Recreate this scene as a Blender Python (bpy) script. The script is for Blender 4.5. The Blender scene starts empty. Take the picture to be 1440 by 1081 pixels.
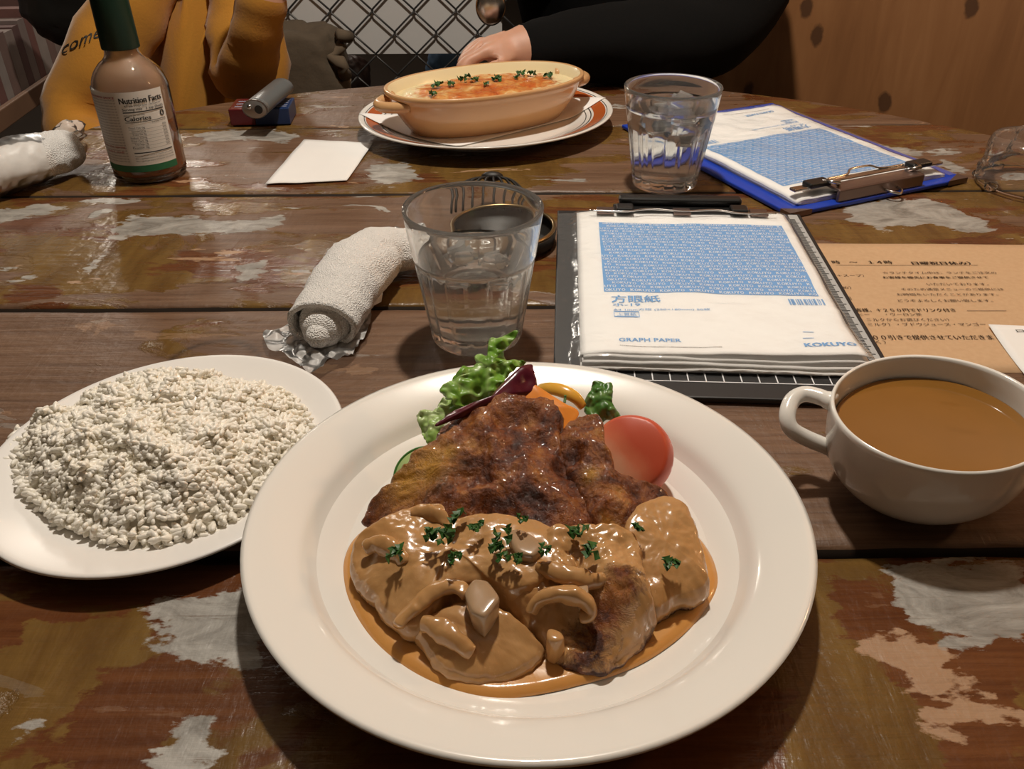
import bpy, bmesh, math, random
import numpy as np
from mathutils import Vector, Matrix, noise as mn
random.seed(7); rng = np.random.default_rng(7)
S = bpy.context.scene; COL = S.collection
PI = math.pi

# ------------------------------------------------------------------ camera, light, exposure
FPX, PITCH, ROLL, CAMH = 1191.3, 0.5846, -0.0062, 0.3135
cd = bpy.data.cameras.new('camera'); cam = bpy.data.objects.new('camera', cd); COL.objects.link(cam)
cd.sensor_width = 36.0; cd.lens = 36.0*FPX/1440.0; cd.clip_start = 0.01
cam.location = (0, 0, CAMH)
cam.matrix_world = Matrix.Translation((0, 0, CAMH)) @ Matrix.Rotation(PI/2-PITCH, 4, 'X') @ Matrix.Rotation(ROLL, 4, 'Z')
S.camera = cam
S.view_settings.view_transform = 'Standard'; S.view_settings.look = 'None'
S.view_settings.gamma = 1.0; S.view_settings.use_curve_mapping = False
S.view_settings.exposure = 0.0
S.cycles.max_bounces = 16; S.cycles.diffuse_bounces = 10; S.cycles.transmission_bounces = 16; S.cycles.transparent_max_bounces = 16
W = bpy.data.worlds.new('room_ambience'); S.world = W; W.use_nodes = True
W.node_tree.nodes['Background'].inputs[0].default_value = (1.0, 0.74, 0.5, 1)
W.node_tree.nodes['Background'].inputs[1].default_value = 0.05

def lamp(name, loc, power, radius, color=(1, .91, .79)):
    l = bpy.data.lights.new(name, 'POINT'); l.energy = power; l.shadow_soft_size = radius; l.color = color
    o = bpy.data.objects.new(name, l); COL.objects.link(o); o.location = loc
    return o
lamp('pendant_bulb', (0.03, 0.82, 1.23), 54.0, 0.035)
lamp('far_pendant_bulb', (-0.66, 2.31, 0.63), 8.0, 0.05)
lamp('far_pendant_bulb', (-0.95, 2.25, 0.64), 8.0, 0.05)
lamp('far_pendant_bulb', (-1.9, 5.2, 2.0), 30.0, 0.10)
lamp('corner_wall_lamp', (1.55, 0.75, 0.75), 16.0, 0.06, (1, .62, .32))

# ------------------------------------------------------------------ pixel -> point on the real table
def ray(x, y):
    a = (x-720)/FPX; b = (y-540.5)/FPX
    cu, su = math.cos(ROLL), math.sin(ROLL)
    u = a*cu+b*su; v = -a*su+b*cu
    return Vector((u, math.cos(PITCH)-v*math.sin(PITCH), -math.sin(PITCH)-v*math.cos(PITCH)))
def at(x, y, z=0.0):
    d = ray(x, y); t = (z-CAMH)/d.z
    return Vector((0, 0, CAMH))+d*t
def atY(x, y, Y):
    d = ray(x, y); return Vector((0, 0, CAMH))+d*(Y/d.y)
def atP(x, y, p, n):
    d = ray(x, y); o = Vector((0, 0, CAMH)); t = (p-o).dot(n)/d.dot(n)
    return o+d*t

# ------------------------------------------------------------------ helpers
def mesh(name, verts, faces, m=None, parent=None, smooth=True, attrs=None, mats=None, midx=None):
    me = bpy.data.meshes.new(name)
    me.from_pydata([tuple(v) for v in verts], [], [tuple(f) for f in faces]); me.update()
    return link(name, me, m, parent, smooth, attrs, mats, midx)
def link(name, me, m=None, parent=None, smooth=True, attrs=None, mats=None, midx=None):
    if smooth and len(me.polygons): me.polygons.foreach_set('use_smooth', [True]*len(me.polygons))
    for k, v in (attrs or {}).items():
        a = me.attributes.new(k, 'FLOAT', 'POINT'); a.data.foreach_set('value', np.asarray(v, dtype=np.float32))
    for mm in (mats or ([m] if m else [])): me.materials.append(mm)
    if midx is not None: me.polygons.foreach_set('material_index', midx)
    o = bpy.data.objects.new(name, me); COL.objects.link(o)
    if parent: o.parent = parent
    return o
def tag(o, label=None, cat=None, group=None, kind=None):
    for k, v in (('label', label), ('category', cat), ('group', group), ('kind', kind)):
        if v: o[k] = v
    return o
def empty(name, loc, label=None, cat=None, group=None, rz=0, kind=None):
    o = bpy.data.objects.new(name, None); COL.objects.link(o); o.location = loc; o.rotation_euler = (0, 0, rz)
    o.empty_display_size = 0.02
    return tag(o, label, cat, group, kind)
def keep(o, root):
    """parent o to root without moving it (o was built in world space)"""
    o.parent = root; bpy.context.view_layer.update() if False else None
    mw = Matrix.Translation(root.location) @ root.rotation_euler.to_matrix().to_4x4()
    o.matrix_parent_inverse = mw.inverted(); return o
def recalc(o):
    bm = bmesh.new(); bm.from_mesh(o.data); bmesh.ops.recalc_face_normals(bm, faces=bm.faces); bm.to_mesh(o.data); bm.free(); return o
def solidify(o, t, off=-1):
    md = o.modifiers.new('s', 'SOLIDIFY'); md.thickness = t; md.offset = off; return o
def subsurf(o, n=1):
    md = o.modifiers.new('u', 'SUBSURF'); md.levels = n; md.render_levels = n; return o
def bevel(o, w, seg=2):
    md = o.modifiers.new('b', 'BEVEL'); md.width = w; md.segments = seg; md.limit_method = 'ANGLE'; return o
class MB:
    def __init__(s): s.v = []; s.f = []
    def add(s, v, f):
        b = len(s.v); s.v += [tuple(q) for q in v]; s.f += [tuple(i+b for i in q) for q in f]; return s
    def box(s, x0, x1, y0, y1, z0, z1, M=None):
        v = [(x, y, z) for z in (z0, z1) for y in (y0, y1) for x in (x0, x1)]
        if M is not None: v = [M @ Vector(q) for q in v]
        return s.add(v, [(0, 2, 3, 1), (4, 5, 7, 6), (0, 1, 5, 4), (2, 6, 7, 3), (0, 4, 6, 2), (1, 3, 7, 5)])
    def tube(s, pts, r, n=8, cap=True, flat=1.0):
        pts = [Vector(p) for p in pts]; k = len(pts)
        rs = r if isinstance(r, (list, tuple)) else [r]*k
        up = None; V = []
        for i, p in enumerate(pts):
            t = (pts[min(i+1, k-1)]-pts[max(i-1, 0)]).normalized()
            if up is None:
                up = t.orthogonal().normalized()
            else:
                up = (up-t*up.dot(t)); up = up.normalized() if up.length > 1e-6 else t.orthogonal().normalized()
            b = t.cross(up)
            for j in range(n):
                a = 2*PI*j/n; V.append(p+(up*math.cos(a)+b*math.sin(a)*flat)*rs[i])
        F = [(i*n+j, i*n+(j+1) % n, (i+1)*n+(j+1) % n, (i+1)*n+j) for i in range(k-1) for j in range(n)]
        if cap: F += [tuple(range(n))[::-1], tuple((k-1)*n+j for j in range(n))]
        return s.add(V, F)
    def ball(s, c, r, seg=10, ring=6, sc=(1, 1, 1), M=None):
        V = []; c = Vector(c)
        for i in range(1, ring):
            for j in range(seg):
                th = PI*i/ring; ph = 2*PI*j/seg
                V.append(Vector((math.sin(th)*math.cos(ph)*sc[0], math.sin(th)*math.sin(ph)*sc[1], math.cos(th)*sc[2]))*r)
        V += [Vector((0, 0, r*sc[2])), Vector((0, 0, -r*sc[2]))]
        if M is not None: V = [M @ q for q in V]
        V = [q+c for q in V]; t = len(V)-2
        F = [(i*seg+j, (i+1)*seg+j, (i+1)*seg+(j+1) % seg, i*seg+(j+1) % seg) for i in range(ring-2) for j in range(seg)]
        F += [(t, j, (j+1) % seg) for j in range(seg)] + [(t+1, (ring-2)*seg+(j+1) % seg, (ring-2)*seg+j) for j in range(seg)]
        return s.add(V, F)
    def build(s, name, m, parent=None, smooth=False, **k): return mesh(name, s.v, s.f, m, parent, smooth, **k)
def lathe(prof, n=96, sx=1.0, sy=1.0, mod=None):
    V = []; F = []; k = len(prof)
    for i, (r, z) in enumerate(prof):
        for j in range(n):
            a = 2*PI*j/n; rr = r*(mod(a, i, r, z) if mod else 1); V.append((rr*math.cos(a)*sx, rr*math.sin(a)*sy, z))
    for i in range(k-1):
        for j in range(n): F.append((i*n+j, i*n+(j+1) % n, (i+1)*n+(j+1) % n, (i+1)*n+j))
    return V, F
def closed_lathe(prof, n=96, **k):
    """profile from axis to axis: first and last rings capped"""
    V, F = lathe(prof, n, **k); L = len(prof)
    F += [tuple(range(n))[::-1], tuple((L-1)*n+j for j in range(n))]
    return V, F
def catmull(P, n, closed=True):
    P = [np.array(p, float) for p in P]; m = len(P); Q = []
    segs = m if closed else m-1
    for i in range(segs):
        g = (lambda k: P[k % m]) if closed else (lambda k: P[min(max(k, 0), m-1)])
        p0, p1, p2, p3 = g(i-1), g(i), g(i+1), g(i+2)
        for t in np.linspace(0, 1, 14, endpoint=False):
            Q.append(.5*(2*p1+(p2-p0)*t+(2*p0-5*p1+4*p2-p3)*t*t+(3*p1-p0-3*p2+p3)*t**3))
    if closed: Q.append(Q[0])
    else: Q.append(P[-1])
    Q = np.array(Q); d = np.r_[0, np.cumsum(np.linalg.norm(np.diff(Q, axis=0), axis=1))]
    s = np.linspace(0, d[-1], n, endpoint=not closed)
    return np.stack([np.interp(s, d, Q[:, i]) for i in range(Q.shape[1])], 1)
def fbm(p, oct=4, H=.8): return mn.fractal(Vector(p), H, 2.0, oct)
def sstep(a, b, x):
    t = np.clip((x-a)/(b-a), 0, 1); return t*t*(3-2*t)

# ------------------------------------------------------------------ materials
class NT:
    def __init__(s, name):
        s.m = bpy.data.materials.new(name); s.m.use_nodes = True; s.t = s.m.node_tree; s.n = s.t.nodes; s.l = s.t.links
        s.b = s.n['Principled BSDF']; s.out = s.n['Material Output']
    def N(s, typ, **k):
        q = s.n.new(typ)
        for a, v in k.items(): setattr(q, a, v)
        return q
    def set(s, inp, v):
        if hasattr(v, 'bl_idname') or isinstance(v, bpy.types.NodeSocket): s.l.new(v, inp)
        elif isinstance(v, tuple) and len(v) == 3 and inp.type == 'RGBA': inp.default_value = (*v, 1)
        else: inp.default_value = v
    def bs(s, **k):
        for a, v in k.items(): s.set(s.b.inputs[a.replace('_', ' ')], v)
        return s
    def coord(s, scale=(1, 1, 1), kind='Object', rot=(0, 0, 0)):
        c = s.N('ShaderNodeTexCoord'); m = s.N('ShaderNodeMapping'); m.inputs['Scale'].default_value = scale; m.inputs['Rotation'].default_value = rot
        s.l.new(c.outputs[kind], m.inputs['Vector']); return m.outputs[0]
    def noise(s, scale, detail=5, rough=.55, dist=0, vec=None, col=False):
        q = s.N('ShaderNodeTexNoise'); q.inputs['Scale'].default_value = scale; q.inputs['Detail'].default_value = detail
        q.inputs['Roughness'].default_value = rough; q.inputs['Distortion'].default_value = dist
        s.l.new(vec if vec is not None else s.coord(), q.inputs['Vector']); return q.outputs['Color' if col else 'Fac']
    def voro(s, scale, feature='F1', vec=None, rnd=1.0):
        q = s.N('ShaderNodeTexVoronoi', feature=feature); q.inputs['Scale'].default_value = scale; q.inputs['Randomness'].default_value = rnd
        s.l.new(vec if vec is not None else s.coord(), q.inputs['Vector']); return q.outputs['Distance']
    def attr(s, n): q = s.N('ShaderNodeAttribute'); q.attribute_name = n; return q.outputs['Fac']
    def math(s, op, a, b=0.0, clamp=False):
        q = s.N('ShaderNodeMath', operation=op, use_clamp=clamp); s.set(q.inputs[0], a); s.set(q.inputs[1], b); return q.outputs[0]
    def rng(s, v, a, b, c=0.0, d=1.0):
        q = s.N('ShaderNodeMapRange'); s.set(q.inputs[0], v)
        for i, x in enumerate((a, b, c, d)): q.inputs[i+1].default_value = x
        return q.outputs[0]
    def ramp(s, v, stops, interp='LINEAR'):
        q = s.N('ShaderNodeValToRGB'); q.color_ramp.interpolation = interp
        e = q.color_ramp.elements
        while len(e) < len(stops): e.new(.5)
        for i, (p, c) in enumerate(stops): e[i].position = p; e[i].color = (*c, 1)
        s.set(q.inputs[0], v); return q.outputs[0]
    def mix(s, f, a, b, blend='MIX'):
        q = s.N('ShaderNodeMix', data_type='RGBA', blend_type=blend); s.set(q.inputs[0], f); s.set(q.inputs[6], a); s.set(q.inputs[7], b); return q.outputs[2]
    def bump(s, h, strength=.3, dist=.002, norm=None):
        q = s.N('ShaderNodeBump'); q.inputs['Strength'].default_value = strength; q.inputs['Distance'].default_value = dist
        s.l.new(h, q.inputs['Height'])
        if norm is not None: s.l.new(norm, q.inputs['Normal'])
        s.l.new(q.outputs[0], s.b.inputs['Normal']); return q.outputs[0]
def simple(name, col, rough=.5, metal=0.0, bump=None, var=0.0, vscale=20, **k):
    t = NT(name); t.bs(Base_Color=col, Roughness=rough, Metallic=metal, **k)
    if var:
        f = t.noise(vscale, 5); c2 = tuple(max(0, c*(1-var)) for c in col); t.bs(Base_Color=t.mix(f, c2, tuple(min(1, c*(1+var*.6)) for c in col)))
    if bump: t.bump(t.noise(bump[0], 4), bump[1], bump[2])
    return t.m
def film(name, tint=(.9, .9, .9), haze=.06, rough=.12, bump=None):
    """thin clear plastic: mostly see-through, glossy where it turns away"""
    t = NT(name); tr = t.N('ShaderNodeBsdfTransparent'); tr.inputs[0].default_value = (.97, .97, .97, 1)
    g = t.N('ShaderNodeBsdfGlossy'); g.inputs['Roughness'].default_value = rough; g.inputs[0].default_value = ((.55,)*3 if haze > .3 else (1,)*3)+(1,)
    d = t.N('ShaderNodeBsdfDiffuse'); d.inputs[0].default_value = (*tint, 1)
    fr = t.N('ShaderNodeFresnel'); fr.inputs[0].default_value = 1.28
    m1 = t.N('ShaderNodeMixShader'); m1.inputs[0].default_value = haze; t.l.new(tr.outputs[0], m1.inputs[1]); t.l.new(d.outputs[0], m1.inputs[2])
    m2 = t.N('ShaderNodeMixShader'); t.l.new(fr.outputs[0], m2.inputs[0]); t.l.new(m1.outputs[0], m2.inputs[1]); t.l.new(g.outputs[0], m2.inputs[2])
    if bump:
        b = t.N('ShaderNodeBump'); b.inputs['Strength'].default_value = bump[1]; b.inputs['Distance'].default_value = bump[2]
        t.l.new(t.noise(bump[0], 3), b.inputs['Height']); t.l.new(b.outputs[0], g.inputs['Normal']); t.l.new(b.outputs[0], fr.inputs['Normal'])
    t.l.new(m2.outputs[0], t.out.inputs[0]); t.n.remove(t.b); return t.m

M = {}
M['ceramic'] = simple('white_glazed_ceramic', (.80, .775, .725), .17, bump=(35, .05, .001), Coat_Weight=.3)
M['ceramic_cool'] = simple('cool_white_ceramic', (.82, .80, .77), .32)
M['white_paper'] = simple('white_paper', (.85, .84, .82), .75, var=.03, vscale=30)
M['black_board'] = simple('black_pressed_board', (.012, .012, .013), .5, bump=(400, .1, .0005))
M['black_paint'] = simple('black_coated_metal', (.012, .012, .012), .35)
M['blue_board'] = simple('blue_vinyl_board', (.012, .05, .42), .38, bump=(300, .1, .0005))
M['steel'] = simple('polished_steel', (.62, .6, .58), .2, 1.0)
M['bronze_steel'] = simple('brown_tinted_steel', (.22, .16, .14), .33, .8)
M['white_ink'] = simple('white_ink', (.75, .77, .8), .6)
M['blue_ink'] = simple('light_blue_ink', (.13, .36, .68), .55)
M['black_ink'] = simple('black_ink', (.02, .018, .016), .6)
M['brown_ink'] = simple('dark_brown_ink', (.06, .035, .02), .7)
M['red_ink'] = simple('faded_red_ink', (.45, .08, .08), .6)
M['grey_ink'] = simple('fine_grey_ink', (.25, .23, .22), .6)
M['film'] = film('clear_plastic_film', haze=.07, rough=.15, bump=(90, .35, .002))
M['film_white'] = film('cloudy_plastic_film', tint=(.95, .94, .92), haze=.46, rough=.33, bump=(60, .18, .002))
M['kraft'] = (lambda t: (t.bs(Base_Color=t.mix(t.noise(240, 4), (.50, .31, .165), (.60, .40, .235)), Roughness=.8), t.m)[1])(NT('kraft_paper'))

def glass_mat(name, col=(1, 1, 1), ior=1.47, rough=0.0):
    t = NT(name); t.bs(Base_Color=col, Roughness=rough, IOR=ior, Transmission_Weight=1.0); return t.m
def misted(name, ior, mist, rough=0.0, bump=None):
    t = NT(name); t.bs(Base_Color=(.98, .99, .985), Roughness=rough, IOR=ior, Transmission_Weight=1.0)
    d = t.N('ShaderNodeBsdfTranslucent'); d.inputs[0].default_value = (.9, .9, .88, 1); d2 = t.N('ShaderNodeBsdfDiffuse'); d2.inputs[0].default_value = (.9, .9, .88, 1)
    a = t.N('ShaderNodeMixShader'); t.l.new(d.outputs[0], a.inputs[1]); t.l.new(d2.outputs[0], a.inputs[2])
    m = t.N('ShaderNodeMixShader'); m.inputs[0].default_value = mist; t.l.new(t.b.outputs[0], m.inputs[1]); t.l.new(a.outputs[0], m.inputs[2]); t.l.new(m.outputs[0], t.out.inputs[0])
    if bump: t.bump(t.noise(bump[0], 3), bump[1], bump[2])
    return t.m
M['glass'] = glass_mat('clear_bottle_glass', (.97, .985, .98)); M['tumbler'] = misted('misted_tumbler_glass', 1.47, .07)
M['water'] = glass_mat('drinking_water', (.98, .99, .99), 1.33)
M['ice'] = misted('melting_ice', 1.18, .16, .05, (60, .4, .003))

def wood_table():
    t = NT('worn_painted_plank')
    P = t.coord(); Pg = t.coord((2.2, 46, 10)); Ps = t.coord((1, 2.1, 1)); Px = t.coord((5, 9, 5), rot=(0, 0, .9))
    grain = t.noise(3.2, 7, .62, .4, Pg); fine = t.noise(9, 6, .7, 1.0, t.coord((3, 90, 10)))
    n1 = t.noise(6.0, 8, .62, .5, Ps); n2 = t.noise(9.0, 7, .6, .4, t.coord((1, 2.4, 1), rot=(0, 0, .25)))
    n3 = t.noise(11, 7, .6, .6, t.coord((.8, 2.6, 1))); wob = t.noise(45, 6, .6, 0, Ps); streak = t.noise(5, 5, .6, .3, t.coord((9, 2.0, 3), rot=(0, 0, -.75)))
    w = t.math('MULTIPLY', t.math('SUBTRACT', wob, .5), .042)
    def poly(a, soft=.0012):
        return t.rng(t.math('ADD', t.attr(a), w), -soft, soft)
    var = t.attr('varnish')
    bare = t.ramp(t.math('ADD', t.math('MULTIPLY', grain, .7), t.math('MULTIPLY', fine, .3)), [(.28, (.055, .026, .013)), (.45, (.125, .066, .036)), (.62, (.185, .106, .062)), (.8, (.25, .16, .10))])
    olive = t.mix(t.rng(streak, .35, .7), (.115, .056, .013), (.215, .125, .032)); olive = t.mix(t.math('MULTIPLY', grain, .6), olive, (.10, .05, .014))
    red = t.mix(t.rng(grain, .3, .7), (.075, .022, .007), (.155, .056, .018))
    f_v = t.rng(t.math('ADD', n1, t.math('ADD', var, t.math('MULTIPLY', w, 1.5))), .50, .53)
    c = t.mix(f_v, bare, olive)
    f_r = t.math('MULTIPLY', t.rng(t.math('ADD', n2, t.math('MULTIPLY', var, .4)), .53, .57), f_v); f_r = t.math('MAXIMUM', f_r, poly('redbrown'))
    f_r = t.math('MULTIPLY', f_r, t.math('SUBTRACT', 1.0, poly('olive')))
    c = t.mix(poly('olive'), c, olive); c = t.mix(f_r, c, red)
    gcol = t.mix(t.rng(t.noise(26, 7, .7, .9, Ps), .34, .62), (.17, .155, .135), (.41, .39, .355)); gcol = t.mix(t.rng(fine, .60, .72), gcol, (.13, .085, .055))
    f_g = t.math('MULTIPLY', t.rng(t.math('ADD', n3, t.math('MULTIPLY', w, 2.0)), .645, .655), t.attr('flecks'))
    f_g = t.math('MAXIMUM', f_g, poly('grey'))
    f_t = t.math('MAXIMUM', poly('tan'), t.math('MULTIPLY', t.rng(t.math('ADD', t.noise(13, 6, .6, .4, t.coord((.7, 2.3, 1), rot=(0, 0, .1))), w), .66, .672), t.attr('flecks')))
    c = t.mix(f_t, c, t.mix(fine, (.30, .165, .085), (.42, .27, .165)))
    c = t.mix(f_g, c, gcol)
    ringn = t.attr('stain'); c = t.mix(t.math('MULTIPLY', ringn, .75), c, (.02, .012, .008))
    paint = t.math('MAXIMUM', f_v, f_g)
    rough = t.mix(f_v, (.46,)*3, (.24,)*3); rough = t.mix(t.math('MAXIMUM', f_g, f_t), rough, (.42,)*3)
    lum = t.noise(75, 3, .5, 0, t.coord((1, 1.6, 1), rot=(0, 0, -.6)))
    hgt = t.math('ADD', t.math('MULTIPLY', paint, .45), t.math('ADD', t.math('MULTIPLY', grain, .45), t.math('MULTIPLY', lum, .55)))
    hgt = t.math('ADD', hgt, t.math('MULTIPLY', streak, .8))
    t.bs(Base_Color=c, Roughness=rough, Specular_IOR_Level=.5)
    t.bump(hgt, .5, .0028)
    return t.m
M['table'] = wood_table()
M['table_side'] = simple('dark_plank_edge', (.03, .017, .009), .7, var=.4, vscale=30)

def plywood():
    t = NT('knotty_plywood')
    r0 = t.coord((1, 1, 1), rot=(0, 0, .6793))
    def al(sc, ro=0.0):
        q = t.N('ShaderNodeMapping'); q.inputs['Scale'].default_value = sc; q.inputs['Rotation'].default_value = (ro, 0, 0); t.l.new(r0, q.inputs['Vector']); return q.outputs[0]
    g = t.noise(2.5, 6, .6, 1.2, al((9, 0, 1.1)))
    big = t.noise(1.6, 3, .5, .4, al((4, 0, 1)))
    kn = t.voro(8, 'F1', al((1, 0, .6), PI/2)); kn.node.voronoi_dimensions = '2D'; k = t.rng(t.math('ADD', kn, t.math('MULTIPLY', t.math('SUBTRACT', t.noise(30, 5, .6), .5), .16)), .065, .10, 1, 0)
    c = t.ramp(t.math('ADD', t.math('MULTIPLY', g, .6), t.math('MULTIPLY', big, .4)), [(.25, (.20, .080, .027)), (.5, (.30, .128, .046)), (.75, (.38, .175, .068))])
    c = t.mix(t.math('MULTIPLY', k, .8), c, (.055, .022, .010))
    t.bs(Base_Color=c, Roughness=.5); t.bump(g, .12, .002); return t.m
M['plywood'] = plywood()
M['dark_wall'] = simple('dim_back_wall', (.03, .022, .017), .8, var=.3, vscale=3)
M['floor'] = simple('dark_floorboards', (.045, .03, .02), .6, var=.4, vscale=6)
M['ceiling'] = simple('dim_ceiling', (.35, .29, .23), .9)

# ------------------------------------------------------------------ text
_tc = {}
def glyphs(s):
    if s not in _tc:
        cu = bpy.data.curves.new('t', 'FONT'); cu.body = s; cu.fill_mode = 'FRONT'; cu.resolution_u = 2; cu.size = 1
        o = bpy.data.objects.new('t', cu); COL.objects.link(o)
        dg = bpy.context.evaluated_depsgraph_get(); me = bpy.data.meshes.new_from_object(o.evaluated_get(dg))
        v = np.empty(len(me.vertices)*3, np.float32); me.vertices.foreach_get('co', v); v = v.reshape(-1, 3)
        f = [tuple(p.vertices) for p in me.polygons]
        bpy.data.objects.remove(o); bpy.data.curves.remove(cu); bpy.data.meshes.remove(me)
        if len(v) == 0: v = np.zeros((1, 3), np.float32)
        mnv, mxv = v.min(0), v.max(0)
        yb = float(mnv[1]) if any(ord(ch) > 0x3000 for ch in s) else 0.0
        _tc[s] = ((v-[mnv[0], yb, 0])/[max(mxv[0]-mnv[0], 1e-6), max(mxv[1]-yb, .3), 1], f)
    return _tc[s]
def put_text(B, s, fn, bold=0.0):
    """fn maps (u 0..1 along the line, v 0..1 up the caps) to a point"""
    v, f = glyphs(s)
    B.add([fn(a[0], a[1]) for a in v], f)
    if bold: B.add([fn(a[0]+bold, a[1]) for a in v], f)
def flat_line(B, s, p0, p1, h, z=None, bold=0.0):
    p0, p1 = Vector(p0), Vector(p1); e = p1-p0; u = Vector((-e.y, e.x, 0)).normalized()*h
    put_text(B, s, lambda a, b: p0+e*a+u*b, bold)

# ------------------------------------------------------------------ room
def structure(name, B, m): o = B.build(name, m); return tag(o, kind='structure')
FZ = -0.72
structure('floor', MB().box(-4, 4, -2, 7, FZ-.05, FZ), M['floor'])
structure('ceiling', MB().box(-4, 4, -2, 7, 2.2, 2.25), M['ceiling'])
structure('wall_back', MB().box(-4, 4, 6.95, 7.0, FZ, 2.2), M['dark_wall'])
structure('wall_left', MB().box(-4, -3.95, -2, 7, FZ, 2.2), M['dark_wall'])
# plywood wall on the right runs on a slant just beyond the table edge
wa, wb = Vector((.355, 1.215, 0)), Vector((.665, .965, 0)); wd = (wb-wa).normalized(); wn = Vector((wd.y, -wd.x, 0))*-1
wa = wa+wn*.40
Bw = MB(); s0, s1 = -.40, 2.3
c0, c1 = wa+wd*s0, wa+wd*s1
Bw.add([c0+Vector((0, 0, FZ)), c1+Vector((0, 0, FZ)), c1+Vector((0, 0, 2.2)), c0+Vector((0, 0, 2.2))] + [q+wn*.03 for q in (c0+Vector((0, 0, FZ)), c1+Vector((0, 0, FZ)), c1+Vector((0, 0, 2.2)), c0+Vector((0, 0, 2.2)))],
       [(0, 1, 2, 3), (7, 6, 5, 4), (0, 4, 5, 1), (1, 5, 6, 2), (2, 6, 7, 3), (3, 7, 4, 0)])
recalc(structure('wall_right', Bw, M['plywood']))

# ------------------------------------------------------------------ the round plank table
TC, TR = Vector((0, .53, 0)), .75
table = empty('plank_table', (0, .53, FZ), 'round table of worn, paint-flaked brown planks carrying all the dishes', 'table')
zp = lambda pts, ox, oy, sc: [tuple(at(ox+x/sc, oy+y/sc))[:2] for x, y in pts]
GREY = [zp([(740, 290), (900, 225), (1300, 150), (1300, 560), (1170, 572), (1010, 575), (880, 545), (840, 490), (740, 480), (800, 400)], 0, 780, 3.5925),
        zp([(1050, 780), (1085, 830), (1080, 930), (1030, 1081), (845, 1120), (805, 1000), (900, 930), (920, 830), (985, 790)], 0, 780, 3.5925),
        zp([(370, 200), (650, 150), (960, 170), (1000, 480), (920, 505), (820, 505), (720, 520), (600, 530), (540, 500), (480, 430), (420, 380), (365, 310)], 1140, 740, 3.17),
        zp([(640, 200), (780, 190), (940, 200), (1250, 215), (1440, 180), (1440, 250), (1250, 270), (950, 290), (730, 295), (600, 310), (560, 305)], 0, 250, 3.6),
        zp([(0, 620), (300, 600), (500, 595), (690, 640), (620, 680), (520, 692), (430, 670), (0, 684)], 280, 60, 4.914),
        zp([(440, 200), (540, 150), (545, 165), (450, 215)], 0, 250, 3.6), zp([(430, 475), (500, 390), (545, 385), (510, 420), (445, 475)], 0, 250, 3.6),
        zp([(30, 530), (170, 490), (170, 520), (80, 535)], 0, 250, 3.6), zp([(0, 170), (200, 130), (330, 150), (200, 190), (60, 220), (0, 225)], 0, 250, 3.6),
        zp([(1200, 450), (1330, 430), (1300, 500), (1220, 530)], 0, 250, 3.6), zp([(130, 890), (170, 850), (200, 865), (150, 880)], 0, 780, 3.59),
        zp([(560, 430), (700, 460), (1000, 455), (1160, 520), (1320, 585), (1290, 610), (1150, 605), (980, 560), (800, 600), (660, 560)], 1000, 140, 3.273),
        zp([(770, 210), (900, 225), (975, 240), (960, 262), (850, 250)], 1000, 140, 3.273), zp([(995, 240), (1060, 222), (1130, 240), (1120, 252), (1010, 250)], 1000, 140, 3.273),
        zp([(1010, 285), (1080, 280), (1170, 320), (1180, 345), (1050, 312)], 1000, 140, 3.273), zp([(440, 640), (580, 640), (640, 690), (520, 720), (440, 690)], 360, 0, 2.77)]
TAN = [zp([(300, 480), (450, 475), (590, 540), (610, 620), (700, 650), (770, 705), (600, 750), (470, 752), (400, 690), (430, 640), (330, 600), (220, 545)], 1140, 740, 3.17),
       zp([(520, 860), (560, 820), (780, 800), (930, 815), (830, 850), (760, 895), (620, 905), (510, 880)], 1140, 740, 3.17),
       zp([(330, 530), (480, 515), (330, 522)], 0, 250, 3.6)]
RED = [zp([(740, 560), (755, 690), (870, 790), (840, 940), (760, 1100), (180, 1100), (225, 980), (350, 830), (490, 690), (540, 580)], 0, 780, 3.5925),
       zp([(110, 260), (330, 260), (420, 380), (500, 490), (600, 560), (960, 520), (960, 1100), (570, 1100), (500, 900), (440, 740), (300, 610), (180, 490)], 1140, 740, 3.17),
       zp([(-100, 300), (160, 330), (60, 480), (-100, 560)], 0, 780, 3.59),
       zp([(900, 380), (1250, 360), (1440, 400), (1440, 560), (1200, 530), (950, 480)], 0, 250, 3.6), zp([(100, 200), (330, 190), (280, 280), (120, 290), (0, 240)], 0, 250, 3.6)]
OLIVE = [zp([(180, 330), (700, 280), (780, 360), (700, 540), (520, 570), (330, 830), (0, 960), (-150, 900), (20, 520)], 0, 780, 3.5925),
         zp([(0, 110), (300, 110), (350, 190), (70, 250), (180, 490), (440, 740), (520, 920), (600, 1120), (-100, 1120), (-80, 400)], 1140, 740, 3.17),
         zp([(0, 300), (400, 300), (560, 350), (450, 470), (200, 480), (0, 470)], 0, 250, 3.6)]
def sdpoly(X, Y, poly):
    P = np.array(poly); n = len(P); d = np.full(X.shape, 1e9); inside = np.zeros(X.shape, bool)
    for i in range(n):
        a, b = P[i], P[(i+1) % n]; e = b-a
        t = np.clip(((X-a[0])*e[0]+(Y-a[1])*e[1])/max(e@e, 1e-12), 0, 1)
        d = np.minimum(d, np.hypot(X-a[0]-t*e[0], Y-a[1]-t*e[1]))
        c = ((a[1] > Y) != (b[1] > Y)) & (X < (b[0]-a[0])*(Y-a[1])/((b[1]-a[1]) if abs(b[1]-a[1]) > 1e-12 else 1e-12)+a[0]); inside ^= c
    return np.where(inside, d, -d)
def sdmany(X, Y, polys):
    r = np.full(X.shape, -.05)
    for p in polys: r = np.maximum(r, sdpoly(X, Y, p))
    return np.clip(r, -.05, .05)
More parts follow.
